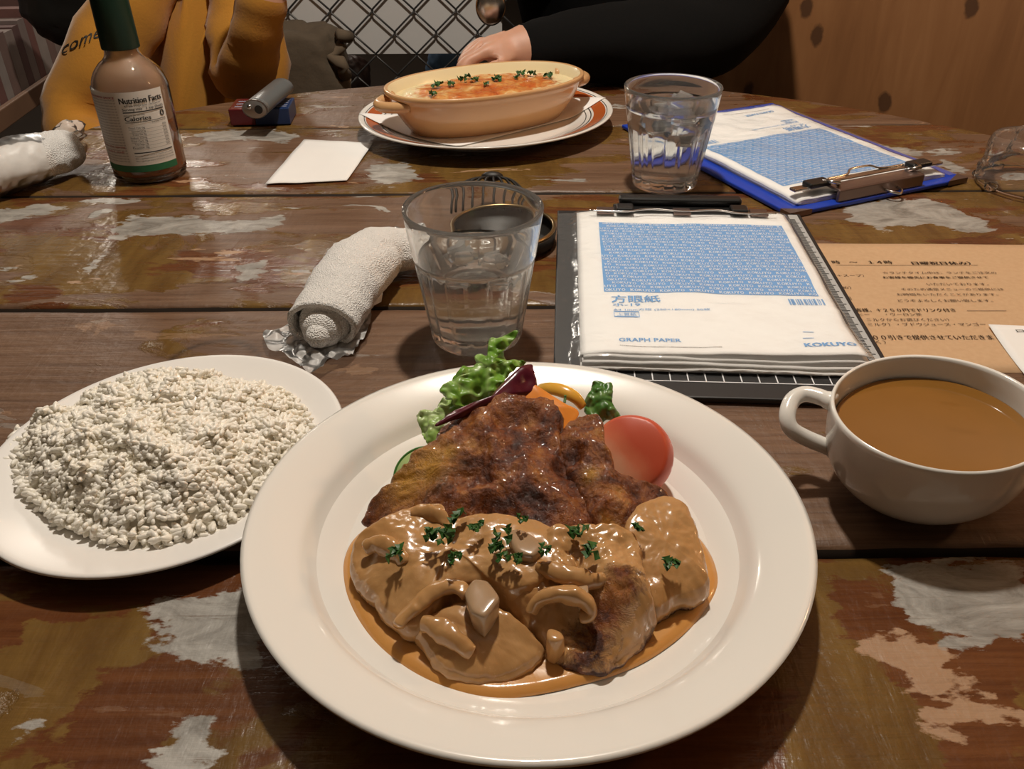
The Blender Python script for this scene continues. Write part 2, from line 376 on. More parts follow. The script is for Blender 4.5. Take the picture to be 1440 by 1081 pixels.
PLANKS = [(-.22, .070, .5, .0), (.070, .3165, .5, .15), (.3165, .5855, -.30, .35), (.5855, .8295, .12, 1.0), (.8295, 1.058, .02, 1.0), (1.058, 1.30, -.10, .9)]
for pi, (y0, y1, varn, fleck) in enumerate(PLANKS):
    g = [.0035, .0035, .0036, .0032, .0026, .0012]
    ya = y0+g[min(pi, 5)]; yb = y1-(g[min(pi+1, 5)])
    vis = pi >= 1
    ny = int((yb-ya)/(.0036 if vis else .02)); nx = 380 if vis else 60
    ys = np.linspace(ya, yb, ny)
    ys = np.clip(ys, .53-TR+.002, .53+TR-.002)
    hw = np.sqrt(np.maximum(TR**2-(ys-.53)**2, 1e-5))
    U = np.linspace(-1, 1, nx); X = hw[:, None]*U[None, :]; Y = np.repeat(ys[:, None], nx, 1)
    # worn, wavering plank edges
    ew = np.array([[fbm((x*9, pi*3.1, k*5), 4) for x in X[0]] for k in (0, 1)])*.0016
    tt = np.linspace(0, 1, ny)[:, None]; Y = Y+ew[0][None, :]*(1-tt)**8-ew[1][None, :]*tt**8
    dE = np.minimum(tt, 1-tt)*(yb-ya)
    Z = -.0022*np.exp(-(dE/.004))*np.ones_like(X)
    if vis: Z += np.array([[mn.noise(Vector((x*14, y*30, pi*4.0)))*.0005 for x in r] for r, y in zip(X[::1, ::4], ys)]).repeat(4, axis=1)[:, :nx]
    dome = 1-np.abs(U)[None, :]; Z -= .002*np.exp(-dome*hw[:, None]/.003)
    n = ny*nx; top = np.stack([X-0, Y-.53, Z-FZ], 2).reshape(-1, 3)
    bot = top.copy(); bot[:, 2] = -.034-FZ
    idx = np.arange(n).reshape(ny, nx)
    F = np.stack([idx[:-1, :-1], idx[:-1, 1:], idx[1:, 1:], idx[1:, :-1]], 2).reshape(-1, 4).tolist()
    bd = np.concatenate([idx[0, :], idx[1:, -1], idx[-1, -2::-1], idx[-2:0:-1, 0]]); m_ = len(bd)
    V = np.vstack([top, bot[bd]])
    F += [(int(bd[i]), n+i, n+(i+1) % m_, int(bd[(i+1) % m_])) for i in range(m_)] + [tuple(range(n, n+m_))[::-1]]
    pad = lambda a, v=0.0: np.concatenate([a.reshape(-1), np.full(m_, v)])
    at_ = dict(grey=pad(sdmany(X, Y, GREY), -.05), tan=pad(sdmany(X, Y, TAN), -.05), redbrown=pad(sdmany(X, Y, RED), -.05), olive=pad(sdmany(X, Y, OLIVE), -.05),
               varnish=pad(np.full(X.shape, varn*.35), -.3), flecks=pad(np.full(X.shape, fleck)))
    rc = at(305, 499); dr = np.hypot(X-rc.x, Y-rc.y+.012); at_['stain'] = pad(np.exp(-((dr-.031)/.0022)**2)*.9)
    mi = [0]*((ny-1)*(nx-1))+[1]*(m_+1)
    keep_o = mesh('plank', V, F, None, table, True, at_, [M['table'], M['table_side']], mi)
lb = MB(); lb.box(-.55, .55, -.05, .05, .64, .684); lb.box(-.05, .05, -.55, .55, .60, .64); lb.build('cross_brace', M['table_side'], table)
V, F = closed_lathe([(.30, 0), (.30, .02), (.06, .05), (.05, .6), (.09, .64)], 24); mesh('pedestal', V, F, M['black_paint'], table)

# ------------------------------------------------------------------ crockery
def place(name, prof, loc, m, label, cat, rz=0, sx=1, sy=1, n=128):
    V, F = closed_lathe(prof, n, sx=sx, sy=sy); o = mesh(name, V, F, m); o.location = loc; o.rotation_euler = (0, 0, rz); recalc(o)
    return tag(o, label, cat)
def smooth_prof(p, n=60): return [tuple(q) for q in catmull([(a, b) for a, b in p], n, closed=False)]
PC = Vector((.0072, .3157, 0)); PR = .1376
prof = [(.001, .003)] + smooth_prof([(.070, .003), (.074, .0), (.078, .0), (.082, .004), (.100, .012), (.115, .017), (.134, .0265), (.1376, .0295), (.1365, .0312), (.132, .0302), (.122, .0265), (.1145, .0232), (.1105, .0205), (.1065, .0155), (.102, .0112), (.096, .0090), (.088, .0083), (.06, .008)], 70) + [(.001, .008)]
place('dinner_plate', prof, PC, M['ceramic'], 'large white round plate with wide rim holding the sauced cutlets', 'plate')
prof = [(.001, .003)] + smooth_prof([(.050, .002), (.053, 0), (.057, 0), (.062, .002), (.080, .007), (.094, .0122), (.099, .0145), (.0997, .0160), (.0980, .0165), (.092, .0148), (.080, .0108), (.070, .0072), (.062, .0056), (.055, .005), (.03, .005)], 60) + [(.001, .005)]
place('rice_plate', prof, (-.1970, .3866, 0), M['ceramic_cool'], 'smaller white plate heaped with plain white rice', 'plate', rz=-.4768, sx=.976, sy=1.03)

# soup cup
cup = empty('soup_cup', (.2255, .3645, 0), 'white handled cup full of clear brown soup', 'cup', rz=.5442)
prof = [(.001, .004)] + smooth_prof([(.024, .004), (.026, 0), (.029, 0), (.031, .003), (.040, .009), (.049, .020), (.0535, .034), (.0548, .048), (.0550, .0545), (.0542, .0562), (.0530, .0555), (.0522, .050), (.0505, .036), (.045, .021), (.036, .011), (.024, .0075), (.012, .007)], 80) + [(.001, .007)]
V, F = closed_lathe(prof, 128, sx=1.08, sy=.935); recalc(mesh('body', V, F, M['ceramic'], cup))
# handle: from the upper wall out and back to the lower wall
hp = [at(1173, 566, .048), at(1150, 557, .0478), at(1130, 554, .047), at(1114, 563, .045), at(1107, 584, .041), at(1112, 602, .036), at(1130, 614, .031), at(1158, 626, .026), at(1180, 635, .0225)]
hp = [Vector(q) for q in catmull(hp, 40, closed=False)]
B = MB(); B.tube(hp, [.0052]*3+[.0046]*34+[.0056]*3, 16, flat=.85); keep(B.build('handle', M['ceramic'], None, True), cup)
M['soup'] = (lambda t: (t.bs(Base_Color=t.mix(t.noise(18, 3), (.20, .088, .016), (.255, .115, .022)), Roughness=.04, Specular_IOR_Level=.6), t.m)[1])(NT('consomme_soup'))
V, F = closed_lathe([(.001, .013)]+[(.044, .0225), (.0496, .036), (.0508, .0425), (.0500, .0428), (.049, .0425), (.001, .0424)], 96, sx=1.08, sy=.935)
so = mesh('soup', V, F, M['soup']); so.location = cup.location; so.rotation_euler = (0, 0, .5442); recalc(so); tag(so, 'clear golden brown soup filling the white handled cup', 'soup')

# ------------------------------------------------------------------ glasses of iced water
def tumbler(loc, label, rot, wl, wlabel, iced):
    root = empty('water_glass', loc, label, 'glass', 'faceted water tumblers', rz=rot)
    H, Ro, Rb = .1006, .0475, .0338
    def rad(z): return Rb-.0015+(Ro-Rb+.0015)*(z/H)**.92
    P = [(.001, .0015), (.026, .0015), (.0300, .0)]+[(.0322, .0012), (.0333, .004)]
    for z in np.linspace(.008, .064, 22): P.append((rad(z), z))
    for z in np.linspace(.0665, H-.0012, 10): P.append((rad(z)+.0004, z))
    k = len(P)
    P += [(Ro-.0002, H-.0004), (Ro-.0010, H), (Ro-.0019, H-.0006)]
    for z in np.linspace(H-.004, .014, 16): P.append((rad(z)-.0024-.0010*(1-z/H), z))
    P += [(.027, .0108), (.020, .0098), (.001, .0095)]
    def mod(a, i, r, z):
        if 4 <= i < k and .007 < z < .0655:
            w = abs(math.sin(a*9)); f = sstep(.0655, .060, np.float64(z))*sstep(.006, .012, np.float64(z))
            return 1-(.030*(1-w)**3)*float(f)
        return 1
    V, F = closed_lathe(P, 216, mod=mod); b = mesh('tumbler', V, F, M['tumbler'], root); recalc(b)
    ri = lambda z: rad(z)-.0024-.0010*(1-z/H)+.00025
    Pw = [(.001, .0093), (.020, .0095), (.0272, .0106)]+[(ri(z), z) for z in np.linspace(.014, wl, 14)]+[(ri(wl)-.0008, wl-.0006), (ri(wl)-.003, wl-.0011), (.001, wl-.0011)]
    V, F = closed_lathe(Pw, 96); w = mesh('drinking_water', V, F, M['water']); w.location = loc; recalc(w); tag(w, wlabel, 'water')
    for i, (dx, dy, dz, s, lab) in enumerate(iced):
        bm = bmesh.new(); bmesh.ops.create_cube(bm, size=s)
        bmesh.ops.bevel(bm, geom=bm.edges[:], offset=s*.22, segments=3, affect='EDGES')
        for v in bm.verts:
            v.co *= 1+.10*mn.noise(v.co*90+Vector((i*7, loc[0]*50, 0)))
        bmesh.ops.rotate(bm, verts=bm.verts, matrix=Matrix.Rotation(random.uniform(.2, 1.2), 3, 'X') @ Matrix.Rotation(random.uniform(0, 3), 3, 'Z'))
        me = bpy.data.meshes.new('ice_cube'); bm.to_mesh(me); bm.free()
        o = link('ice_cube', me, M['ice']); o.location = Vector(loc)+Vector((dx, dy, dz)); tag(o, lab, 'ice cube')
    return root
tumbler((-.0255, .5398, 0), 'faceted glass tumbler of iced water behind the big white plate', .1, .066, 'water filling the tumbler nearest the big white plate',
        [(-.010, .004, .058, .021, 'melting ice cube at left in the nearer water tumbler'), (.014, -.004, .0575, .020, 'melting ice cube at right in the nearer water tumbler')])
tumbler((.1594, .8497, 0), 'faceted glass tumbler of iced water beside the blue clipboard', .3, .083, 'water filling the tumbler beside the blue clipboard',
        [(.010, .006, .0785, .024, 'flat-topped ice cube floating highest in the farther tumbler'), (-.012, -.006, .071, .022, 'rounded ice lump at left of the farther tumbler'), (.012, -.008, .058, .021, 'lower ice cube submerged in the farther tumbler')])

# ------------------------------------------------------------------ rice
def rice_mat():
    t = NT('steamed_rice'); c = t.mix(t.noise(60, 3), (.97, .92, .79), (.99, .97, .92)); t.bs(Base_Color=c, Roughness=.32)
    tr = t.N('ShaderNodeBsdfTranslucent'); tr.inputs[0].default_value = (.97, .93, .84, 1); m = t.N('ShaderNodeMixShader'); m.inputs[0].default_value = .15
    t.l.new(t.b.outputs[0], m.inputs[1]); t.l.new(tr.outputs[0], m.inputs[2]); t.l.new(m.outputs[0], t.out.inputs[0]); return t.m
M['rice'] = rice_mat()
mo = [(11, 640), (28, 600), (70, 572), (100, 548), (170, 520), (235, 506), (310, 512), (400, 530), (434, 585), (415, 640), (350, 700), (280, 738), (190, 752), (100, 730), (40, 690)]
mo3 = np.array([tuple(at(x, y, .026 if y < 600 else .016)) for x, y in mo]); mc = mo3.mean(0)
mo_s = catmull(mo3[:, :2], 90)
def rice_h(s, a):
    return .0100+.030*(1-s**2.8)+.0075*fbm((s*math.cos(a)*4.2, s*math.sin(a)*4.2, 3.3), 3)*(1-s**5)+.0042*mn.noise(Vector((s*math.cos(a)*11, s*math.sin(a)*11, 1)))*(1-.6*s**6)
V = [(mc[0], mc[1], rice_h(0, 0))]; F = []; nr = 26
for k in range(1, nr+1):
    s = k/nr
    for j, q in enumerate(mo_s):
        a = math.atan2(q[1]-mc[1], q[0]-mc[0]); ss = s*(.95)
        V.append((mc[0]+(q[0]-mc[0])*ss, mc[1]+(q[1]-mc[1])*ss, rice_h(s, a)-.0004))
L = 90
F += [(0, 1+j, 1+(j+1) % L) for j in range(L)]
F += [(1+(k-1)*L+j, 1+k*L+j, 1+k*L+(j+1) % L, 1+(k-1)*L+(j+1) % L) for k in range(1, nr) for j in range(L)]
core_v, core_f = V, F
bm = bmesh.new(); bmesh.ops.create_icosphere(bm, subdivisions=2, radius=1)
gv = np.array([tuple(v.co) for v in bm.verts]); gf = np.array([[v.index for v in f.verts] for f in bm.faces]); bm.free()
gv = gv*np.array([.0034, .00150, .00140]); gv[:, 2] += -.12*gv[:, 0]**2/.0031
NG = 6800; AV = [np.array(core_v)]; AF = [list(map(tuple, core_f))]; off = len(core_v); allf = list(core_f)
arrs = [np.array(core_v)]
for g in range(NG):
    j = rng.uniform(0, L); q = mo_s[int(j) % L]; s = math.sqrt(rng.uniform(0, 1)); a = math.atan2(q[1]-mc[1], q[0]-mc[0])
    if rng.uniform() < .12: s = rng.uniform(.93, 1.03)
    z = rice_h(min(s, 1), a)+rng.uniform(-.0013, .0007)
    if s > .97: z = rng.uniform(.0075, .015)
    elif s > .9: z = rng.uniform(.009, z+.001)
    th, ti, ro = rng.uniform(0, 2*PI), rng.normal(0, .33), rng.uniform(0, PI)
    R = np.array((Matrix.Rotation(th, 3, 'Z') @ Matrix.Rotation(ti, 3, 'Y') @ Matrix.Rotation(ro, 3, 'X')))
    sc = rng.uniform(.85, 1.15)
    arrs.append((gv*sc) @ R.T+np.array([mc[0]+(q[0]-mc[0])*s, mc[1]+(q[1]-mc[1])*s, z]))
AVs = np.vstack(arrs)
nf0 = len(core_f); gfall = (gf[None]+(np.arange(NG)*len(gv)+len(core_v))[:, None, None]).reshape(-1, 3).tolist()
rice = mesh('steamed_rice', AVs, list(core_f)+gfall, M['rice']); tag(rice, 'mound of plain white steamed rice on the smaller plate', 'rice', kind='stuff')

# ------------------------------------------------------------------ the cutlets in mushroom cream sauce
ZW = .0090   # floor of the plate well
def cutlet_mat():
    t = NT('egg_fried_pork_in_cream_sauce')
    n1 = t.noise(85, 8, .7, .7); n2 = t.noise(32, 5, .6, .8); n3 = t.noise(420, 5, .65)
    crust = t.ramp(t.math('ADD', t.math('MULTIPLY', n1, .55), t.math('MULTIPLY', n2, .45)), [(.33, (.016, .004, .002)), (.43, (.060, .013, .004)), (.50, (.175, .046, .010)), (.59, (.34, .125, .026)), (.72, (.52, .28, .07))])
    crust = t.mix(t.attr('gold'), crust, t.mix(n2, (.36, .15, .012), (.46, .24, .03)))
    sauce = t.mix(t.rng(n2, .3, .7), (.40, .205, .072), (.52, .295, .125))
    sauce = t.mix(t.rng(n3, .62, .75), sauce, (.60, .37, .18))
    f = t.rng(t.math('ADD', t.attr('sauce'), t.math('MULTIPLY', t.math('SUBTRACT', n1, .5), .9)), .42, .58)
    c = t.mix(f, crust, sauce)
    t.bs(Base_Color=c, Roughness=t.mix(f, t.rng(n3, .38, .62, .16, .50), (.22,)*3), Subsurface_Weight=.12, Subsurface_Radius=(1, .5, .25), Subsurface_Scale=.004, Specular_IOR_Level=t.rng(f, 0, 1, .42, .55), Coat_Weight=.22, Coat_Roughness=.07)
    h = t.math('ADD', t.math('MULTIPLY', n1, 1.0), t.math('MULTIPLY', n3, .55)); hs = t.math('MULTIPLY', n2, .35)
    hh = t.N('ShaderNodeMix', data_type='FLOAT'); t.l.new(f, hh.inputs[0]); t.l.new(h, hh.inputs[2]); t.l.new(hs, hh.inputs[3])
    t.bump(hh.outputs[0], .75, .0026)
    return t.m
M['cutlet'] = cutlet_mat()
def sauce_mat():
    t = NT('mushroom_cream_sauce'); n = t.noise(45, 5, .6, .6); n2 = t.noise(200, 4)
    c = t.mix(t.rng(n, .3, .7), (.50, .245, .075), (.58, .32, .115)); c = t.mix(t.rng(t.attr('edge'), .0, 1), c, (.58, .27, .07))
    t.bs(Base_Color=c, Roughness=.2, Subsurface_Weight=.15, Subsurface_Radius=(1, .6, .3), Subsurface_Scale=.004, Coat_Weight=.3, Coat_Roughness=.08); t.bump(n, .2, .002); return t.m
M['sauce'] = sauce_mat()
Q = lambda pts, z=None: [(460+x/2.0017, 460+y/2.0017, (zz if z is None else z)) for x, y, *r in pts for zz in [(r[0] if r else 0)]]
def slab(name, pts, bottom, dome, seed, amp=.0022, freq=60, ridge=0.0, sauce=None, gold=None, m=None, rings=34, n=150, edge_n=.0010, dents=(), pw=.55, sag=1.75):
    P3 = np.array([tuple(at(x, y, z)) for x, y, z in pts]); C = catmull(P3, n)
    for j in range(n):
        d = C[j, :2]-P3[:, :2].mean(0); d /= np.linalg.norm(d)+1e-9
        C[j, :2] += d*edge_n*(mn.noise(Vector((C[j, 0]*150, C[j, 1]*150, seed)))+.6*mn.noise(Vector((C[j, 0]*380, C[j, 1]*380, seed))))
    c = C.mean(0); A = np.c_[C[:, :2], np.ones(n)]; co = np.linalg.lstsq(A, C[:, 2], rcond=None)[0]
    zc = co @ np.array([c[0], c[1], 1]); V = []; S_ = []; G = []
    def add(p, sc, top=True):
        V.append(p); S_.append(sc)
        G.append(max([math.exp(-((p[0]-g[0])**2+(p[1]-g[1])**2)/g[2]**2) for g in gold], default=0) if gold else 0)
    def disp(x, y, s):
        v = Vector((x*freq, y*freq, seed*3.7)); h = fbm(v, 4)*amp
        if ridge: h += ridge*(.5-abs(mn.noise(Vector((x*freq*.75, y*freq*.75, seed*1.3))))*1.8)
        for (dx, dy, dr, dh) in dents: h += dh*math.exp(-((x-dx)**2+(y-dy)**2)/dr**2)
        return h
    def sv(p): return sauce(p) if callable(sauce) else (sauce or 0.0)
    p = (c[0], c[1], zc+dome+disp(c[0], c[1], 0)); add(p, sv(p))
    for k in range(1, rings+1):
        s = k/rings; s = 1-(1-s)**1.25
        for j in range(n):
            x, y = c[0]+(C[j, 0]-c[0])*s, c[1]+(C[j, 1]-c[1])*s
            z = zc+(C[j, 2]-zc)*s**1.2+dome*max(0, 1-s**2.2)**pw+disp(x, y, s)
            add((x, y, z), sv((x, y, z)))
    # rounded flank down to the bottom
    last = len(V)-n
    for q, (o_, f_) in enumerate(((.0011, .12), (.0017, .35), (.0013, .65), (-.0005, 1.0))):
        for j in range(n):
            b = V[last+j]; d = np.array([C[j, 0]-c[0], C[j, 1]-c[1]]); d /= np.linalg.norm(d)+1e-9
            zb = bottom(b[0], b[1]) if callable(bottom) else bottom
            z = b[2]+(min(zb, b[2]-.002)-b[2])*f_
            wob = .0012*mn.noise(Vector((b[0]*170, b[1]*170, z*170+seed)))
            add((b[0]+d[0]*(o_+wob), b[1]+d[1]*(o_+wob), z), sv((b[0], b[1], z))-f_*(.35 if sauce else 0)*sag)
    F = [(0, 1+j, 1+(j+1) % n) for j in range(n)]; R_ = rings+4
    F += [(1+(k-1)*n+j, 1+k*n+j, 1+k*n+(j+1) % n, 1+(k-1)*n+(j+1) % n) for k in range(1, R_) for j in range(n)]
    F.append(tuple(1+(R_-1)*n+j for j in range(n))[::-1])
    o = mesh(name, V, F, m or M['cutlet'], None, True, dict(sauce=S_, gold=G)); recalc(o); return o
g = lambda x, y, z: tuple(at(460+x/2.0017, 460+y/2.0017, z))[:2]
def front_sauce(line_y, z, soft=40):
    """sauce poured over the near half: full in front of the line, fading beyond it"""
    yl = g(400, line_y, z)[1]
    return lambda p: float(np.clip(.5+(yl-p[1])/.012, 0, 1))
A1 = [(112, 548, .020), (120, 500, .025), (165, 452, .031), (200, 410, .036), (242, 362, .041), (290, 322, .045), (322, 270, .050), (372, 240, .053), (432, 232, .055), (490, 200, .058), (560, 197, .059), (622, 205, .058), (655, 242, .055), (652, 290, .050), (664, 345, .046), (690, 420, .042), (735, 510, .037), (715, 575, .034), (600, 570, .034), (480, 545, .033), (380, 560, .030), (250, 560, .026), (165, 570, .021)]
tag(slab('pork_cutlet', Q(A1), lambda x, y: .016 if y < .36 else .022, .006, 1.0, .0034, 60, .0034, sauce=front_sauce(580, .033), rings=46, n=220, edge_n=.0026,
     gold=[(*g(285, 395, .041), .012), (*g(225, 440, .035), .011), (*g(340, 360, .045), .005)],
     dents=[(*g(425, 400, .047), .008, -.005), (*g(440, 330, .05), .010, .003), (*g(330, 440, .04), .010, .003), (*g(560, 300, .05), .010, -.003), (*g(560, 440, .043), .014, .004), (*g(660, 400, .045), .005, -.004)]),
    'largest browned egg-fried cutlet slice leaning at the back of the pile', 'cutlet', 'pork cutlet slices on the plate')
B1 = [(655, 330, .047), (662, 275, .052), (700, 246, .054), (755, 258, .053), (778, 290, .051), (770, 320, .049), (795, 355, .046), (820, 440, .040), (855, 478, .037), (930, 466, .034), (962, 485, .032), (920, 540, .030), (850, 575, .030), (760, 575, .032), (715, 480, .038), (675, 400, .043)]
tag(slab('pork_cutlet', Q(B1),   .016, .006, 2.0, .0030, 75, .0032, sauce=0.0, rings=36, n=170, gold=[(*g(742, 425, .043), .004), (*g(800, 560, .035), .005)], dents=[(*g(700, 370, .046), .006, -.003), (*g(745, 370, .045), .006, .002)]),
    'narrow dark browned cutlet strip lying beside the tomato', 'cutlet', 'pork cutlet slices on the plate')
C1 = [(72, 640, .024), (85, 592, .028), (115, 565, .031), (170, 530, .034), (250, 498, .037), (322, 500, .039), (350, 535, .039), (480, 528, .040), (600, 545, .041), (650, 610, .040), (610, 700, .037), (520, 745, .033), (440, 720, .031), (370, 735, .029), (310, 790, .025), (250, 842, .022), (190, 815, .021), (140, 765, .021), (100, 720, .021), (76, 685, .022)]
tag(slab('pork_cutlet', Q(C1), .010, .005, 3.0, .0022, 48, 0, sauce=lambda p: .95, rings=38, n=190, dents=[(*g(190, 640, .033), .012, .002), (*g(300, 690, .033), .016, .002), (*g(120, 640, .03), .006, -.002)]),
    'cutlet slice smothered in cream sauce at the left front', 'cutlet', 'pork cutlet slices on the plate')
E1 = [(480, 700, .033), (555, 620, .038), (640, 560, .042), (760, 560, .042), (860, 575, .040), (885, 660, .036), (905, 740, .031), (918, 795, .026), (900, 850, .020), (862, 900, .016), (790, 955, .014), (720, 962, .0135), (650, 930, .015), (600, 890, .017), (560, 830, .022), (520, 770, .028)]
def e_s(p):
    a = g(830, 740, .034); b = g(740, 880, .022); return .86-.50*math.exp(-((p[0]-a[0])**2+(p[1]-a[1])**2)/.012**2)-.42*math.exp(-((p[0]-b[0])**2+(p[1]-b[1])**2)/.016**2)
tag(slab('pork_cutlet', Q(E1), .0095, .006, 4.0, .0032, 62, .0012, sauce=e_s, rings=38, n=180, dents=[(*g(720, 800, .03), .010, -.007), (*g(840, 740, .034), .012, .005), (*g(700, 850, .02), .008, -.003)]),
    'lumpy half-sauced cutlet slice at the centre front, right of the gap', 'cutlet', 'pork cutlet slices on the plate')
F1 = [(840, 570, .036), (868, 510, .038), (945, 475, .038), (1005, 495, .036), (1030, 545, .033), (1058, 630, .028), (1068, 715, .0235), (1040, 745, .022), (980, 765, .021), (930, 800, .020), (905, 770, .022), (870, 690, .028)]
tag(slab('pork_cutlet', Q(F1), .0095, .004, 5.0, .0016, 50, 0, sauce=lambda p: .92, rings=32, n=150),
    'smooth sauce-coated cutlet slice at the right end of the pile', 'cutlet', 'pork cutlet slices on the plate')
D1 = [(250, 850, .020), (270, 815, .023), (330, 790, .027), (420, 770, .029), (500, 800, .028), (560, 845, .024), (600, 895, .019), (585, 930, .017), (530, 965, .0155), (440, 985, .0145), (365, 978, .0145), (322, 950, .016), (285, 905, .018)]
tag(slab('pork_cutlet', Q(D1), .0092, .004, 6.0, .0014, 45, 0, sauce=lambda p: .95, rings=30, n=150),
    'glossy sauced cutlet tip nearest the viewer', 'cutlet', 'pork cutlet slices on the plate')

# sauce pool
SP = [(118, 545), (70, 585), (46, 640), (46, 700), (62, 760), (100, 830), (150, 890), (225, 950), (310, 995), (420, 1027), (520, 1030), (640, 1010), (700, 995), (800, 968), (900, 925), (1000, 855), (1075, 775), (1105, 715), (1095, 655), (1060, 590), (1010, 545), (900, 500), (500, 420), (250, 470)]
P3 = np.array([tuple(at(460+x/2.0017, 460+y/2.0017, .0125)) for x, y in SP]); C = catmull(P3, 160); c = C.mean(0)
V = [(c[0], c[1], .0125)]; ed = [0]
for k in range(1, 31):
    s = k/30
    for j in range(160):
        x, y = c[0]+(C[j, 0]-c[0])*s, c[1]+(C[j, 1]-c[1])*s
        r = math.hypot(x-PC.x, y-PC.y)
        zf = np.interp(r, [0, .088, .096, .102, .1065, .1105, .1145, .122], [.008, .0083, .0090, .0112, .0155, .0205, .0232, .0265])+.0004
        z = .0122+.0006*fbm((x*40, y*40, 9), 3)
        z = max(z, zf) if s < .97 else zf
        V.append((x, y, z)); ed.append(float(s**8))
F = [(0, 1+j, 1+(j+1) % 160) for j in range(160)] + [(1+(k-1)*160+j, 1+k*160+j, 1+k*160+(j+1) % 160, 1+(k-1)*160+(j+1) % 160) for k in range(1, 30) for j in range(160)]
o = mesh('cream_sauce', V, F, M['sauce'], None, True, dict(edge=ed)); recalc(o); tag(o, 'tan mushroom cream sauce pooled round the cutlets in the plate well', 'sauce', kind='stuff')

# mushrooms
def mush_mat(name, a, b):
    t = NT(name); n = t.noise(60, 4); t.bs(Base_Color=t.mix(n, a, b), Roughness=.2, Subsurface_Weight=.25, Subsurface_Radius=(.005, .003, .002), Coat_Weight=.4, Coat_Roughness=.1); t.bump(n, .2, .001); return t.m
M['mush'] = mush_mat('sauced_mushroom', (.40, .20, .07), (.54, .31, .13)); M['mush_pale'] = mush_mat('pale_mushroom_flesh', (.32, .20, .11), (.44, .30, .18))
def arc_slice(pts, r, label, m='mush', flat=.7, lift=0.0):
    P = [Vector(at(460+x/2.0017, 460+y/2.0017, z)) for x, y, z in pts]; P = [Vector(q) for q in catmull(P, 30, closed=False)]
    rr = [r*.9*(.45+.55*math.sin(PI*(.12+.76*i/29)))*(1+.10*mn.noise(Vector((i*.35, r*900, len(label))))) for i in range(30)]; P = [q-Vector((0, 0, .0034)) for q in P]
    B = MB(); B.tube(P, rr, 18, flat=flat); B.v = [tuple(Vector(v)+Vector((.3, .3, 1))*(.0013*mn.noise(Vector(v)*170)+.0007*mn.noise(Vector(v)*420))) for v in B.v]; o = B.build('mushroom_slice', M[m], None, True); subsurf(o, 1)
    return tag(o, label, 'mushroom', 'mushroom slices in the sauce')
arc_slice([(575, 790, .031), (590, 760, .035), (625, 740, .038), (670, 736, .039), (715, 748, .038), (738, 772, .035), (738, 795, .032), (710, 800, .031)], .0062, 'arched mushroom slice at the centre front, its gill side facing the viewer')
arc_slice([(195, 830, .026), (215, 800, .028), (250, 770, .031), (290, 735, .034), (330, 715, .036), (370, 720, .036), (395, 745, .034)], .0058, 'long curved mushroom slice lying across the left cutlet')
arc_slice([(265, 815, .029), (300, 825, .030), (340, 850, .029), (385, 885, .027), (410, 900, .025)], .0058, 'short mushroom slice lying on the nearest cutlet tip')
arc_slice([(590, 655, .042), (640, 672, .043), (700, 690, .042), (760, 696, .040), (790, 690, .039)], .0052, 'straight mushroom slice with dark underside, above the arched one')
arc_slice([(105, 610, .034), (135, 595, .037), (175, 605, .038), (205, 630, .037), (215, 655, .035)], .0058, 'mushroom cap slice at the far left of the sauced cutlets')
arc_slice([(235, 512, .041), (280, 505, .043), (318, 520, .043), (335, 545, .041)], .0045, 'rounded mushroom slice at the upper left by the browned crust')
def chunk(pts, z0, z1, label, m):
    P = [np.array(tuple(at(460+x/2.0017, 460+y/2.0017, z1))) for x, y in pts]; n = len(P); c = sum(P)/n
    V = [tuple(c+(p-c)*.75+np.array([0, 0, .0015])) for p in P]+[tuple(p) for p in P]+[tuple(c+(p-c)*.9-np.array([0, 0, z1-z0])) for p in P]
    F = [tuple(range(n))]+[(i, n+i, n+(i+1) % n, (i+1) % n) for i in range(n)]+[(n+i, 2*n+i, 2*n+(i+1) % n, n+(i+1) % n) for i in range(n)]+[tuple(range(2*n, 3*n))[::-1]]
    o = mesh('mushroom_slice', [tuple(Vector(v)+Vector((1, 1, 1))*.0018*mn.noise(Vector(v)*190)-Vector((0, 0, .003))) for v in V], F, M[m]); recalc(o); bevel(o, .0010, 1); subsurf(o, 2); return tag(o, label, 'mushroom', 'mushroom slices in the sauce')
chunk([(380, 735), (400, 705), (450, 700), (487, 735), (482, 765), (440, 815), (400, 790)], .026, .040, 'pale cut mushroom chunk between the two front cutlets', 'mush_pale')
chunk([(690, 720), (705, 698), (730, 696), (742, 712), (738, 745), (715, 752)], .03, .040, 'small grey mushroom piece behind the arched slice', 'mush_pale')
chunk([(500, 560), (540, 545), (590, 570), (610, 610), (580, 640), (530, 625)], .03, .046, 'pinkish grey mushroom piece bared of sauce at the middle of the pile', 'mush_pale')
chunk([(615, 840), (640, 825), (670, 835), (675, 865), (645, 880), (618, 870)], .015, .029, 'olive mushroom stem under the arched slice', 'mush')

# ------------------------------------------------------------------ salad
def leaf_mat(name, a, b, vein, vs=55, rough=.35):
    t = NT(name); v = t.voro(vs, 'DISTANCE_TO_EDGE'); n = t.noise(40, 4)
    c = t.mix(n, a, b); c = t.mix(t.math('MULTIPLY', t.rng(v, .0, .13, 1, 0), .8), c, vein)
    t.bs(Base_Color=c, Roughness=rough, Subsurface_Weight=.1, Subsurface_Radius=(.003, .004, .001)); t.bump(t.math('ADD', v, t.math('MULTIPLY', n, .3)), .5, .003); return t.m
M['lettuce'] = leaf_mat('green_frill_lettuce', (.10, .23, .018), (.20, .40, .05), (.34, .50, .16))
M['lettuce_pale'] = leaf_mat('pale_lettuce', (.20, .36, .06), (.34, .50, .14), (.5, .6, .3))
M['dark_leaf'] = leaf_mat('dark_green_leaf', (.035, .12, .018), (.08, .20, .035), (.17, .30, .09), 70)
M['radicchio'] = leaf_mat('dark_red_leaf', (.055, .004, .012), (.10, .010, .022), (.13, .02, .03), 30, .22)
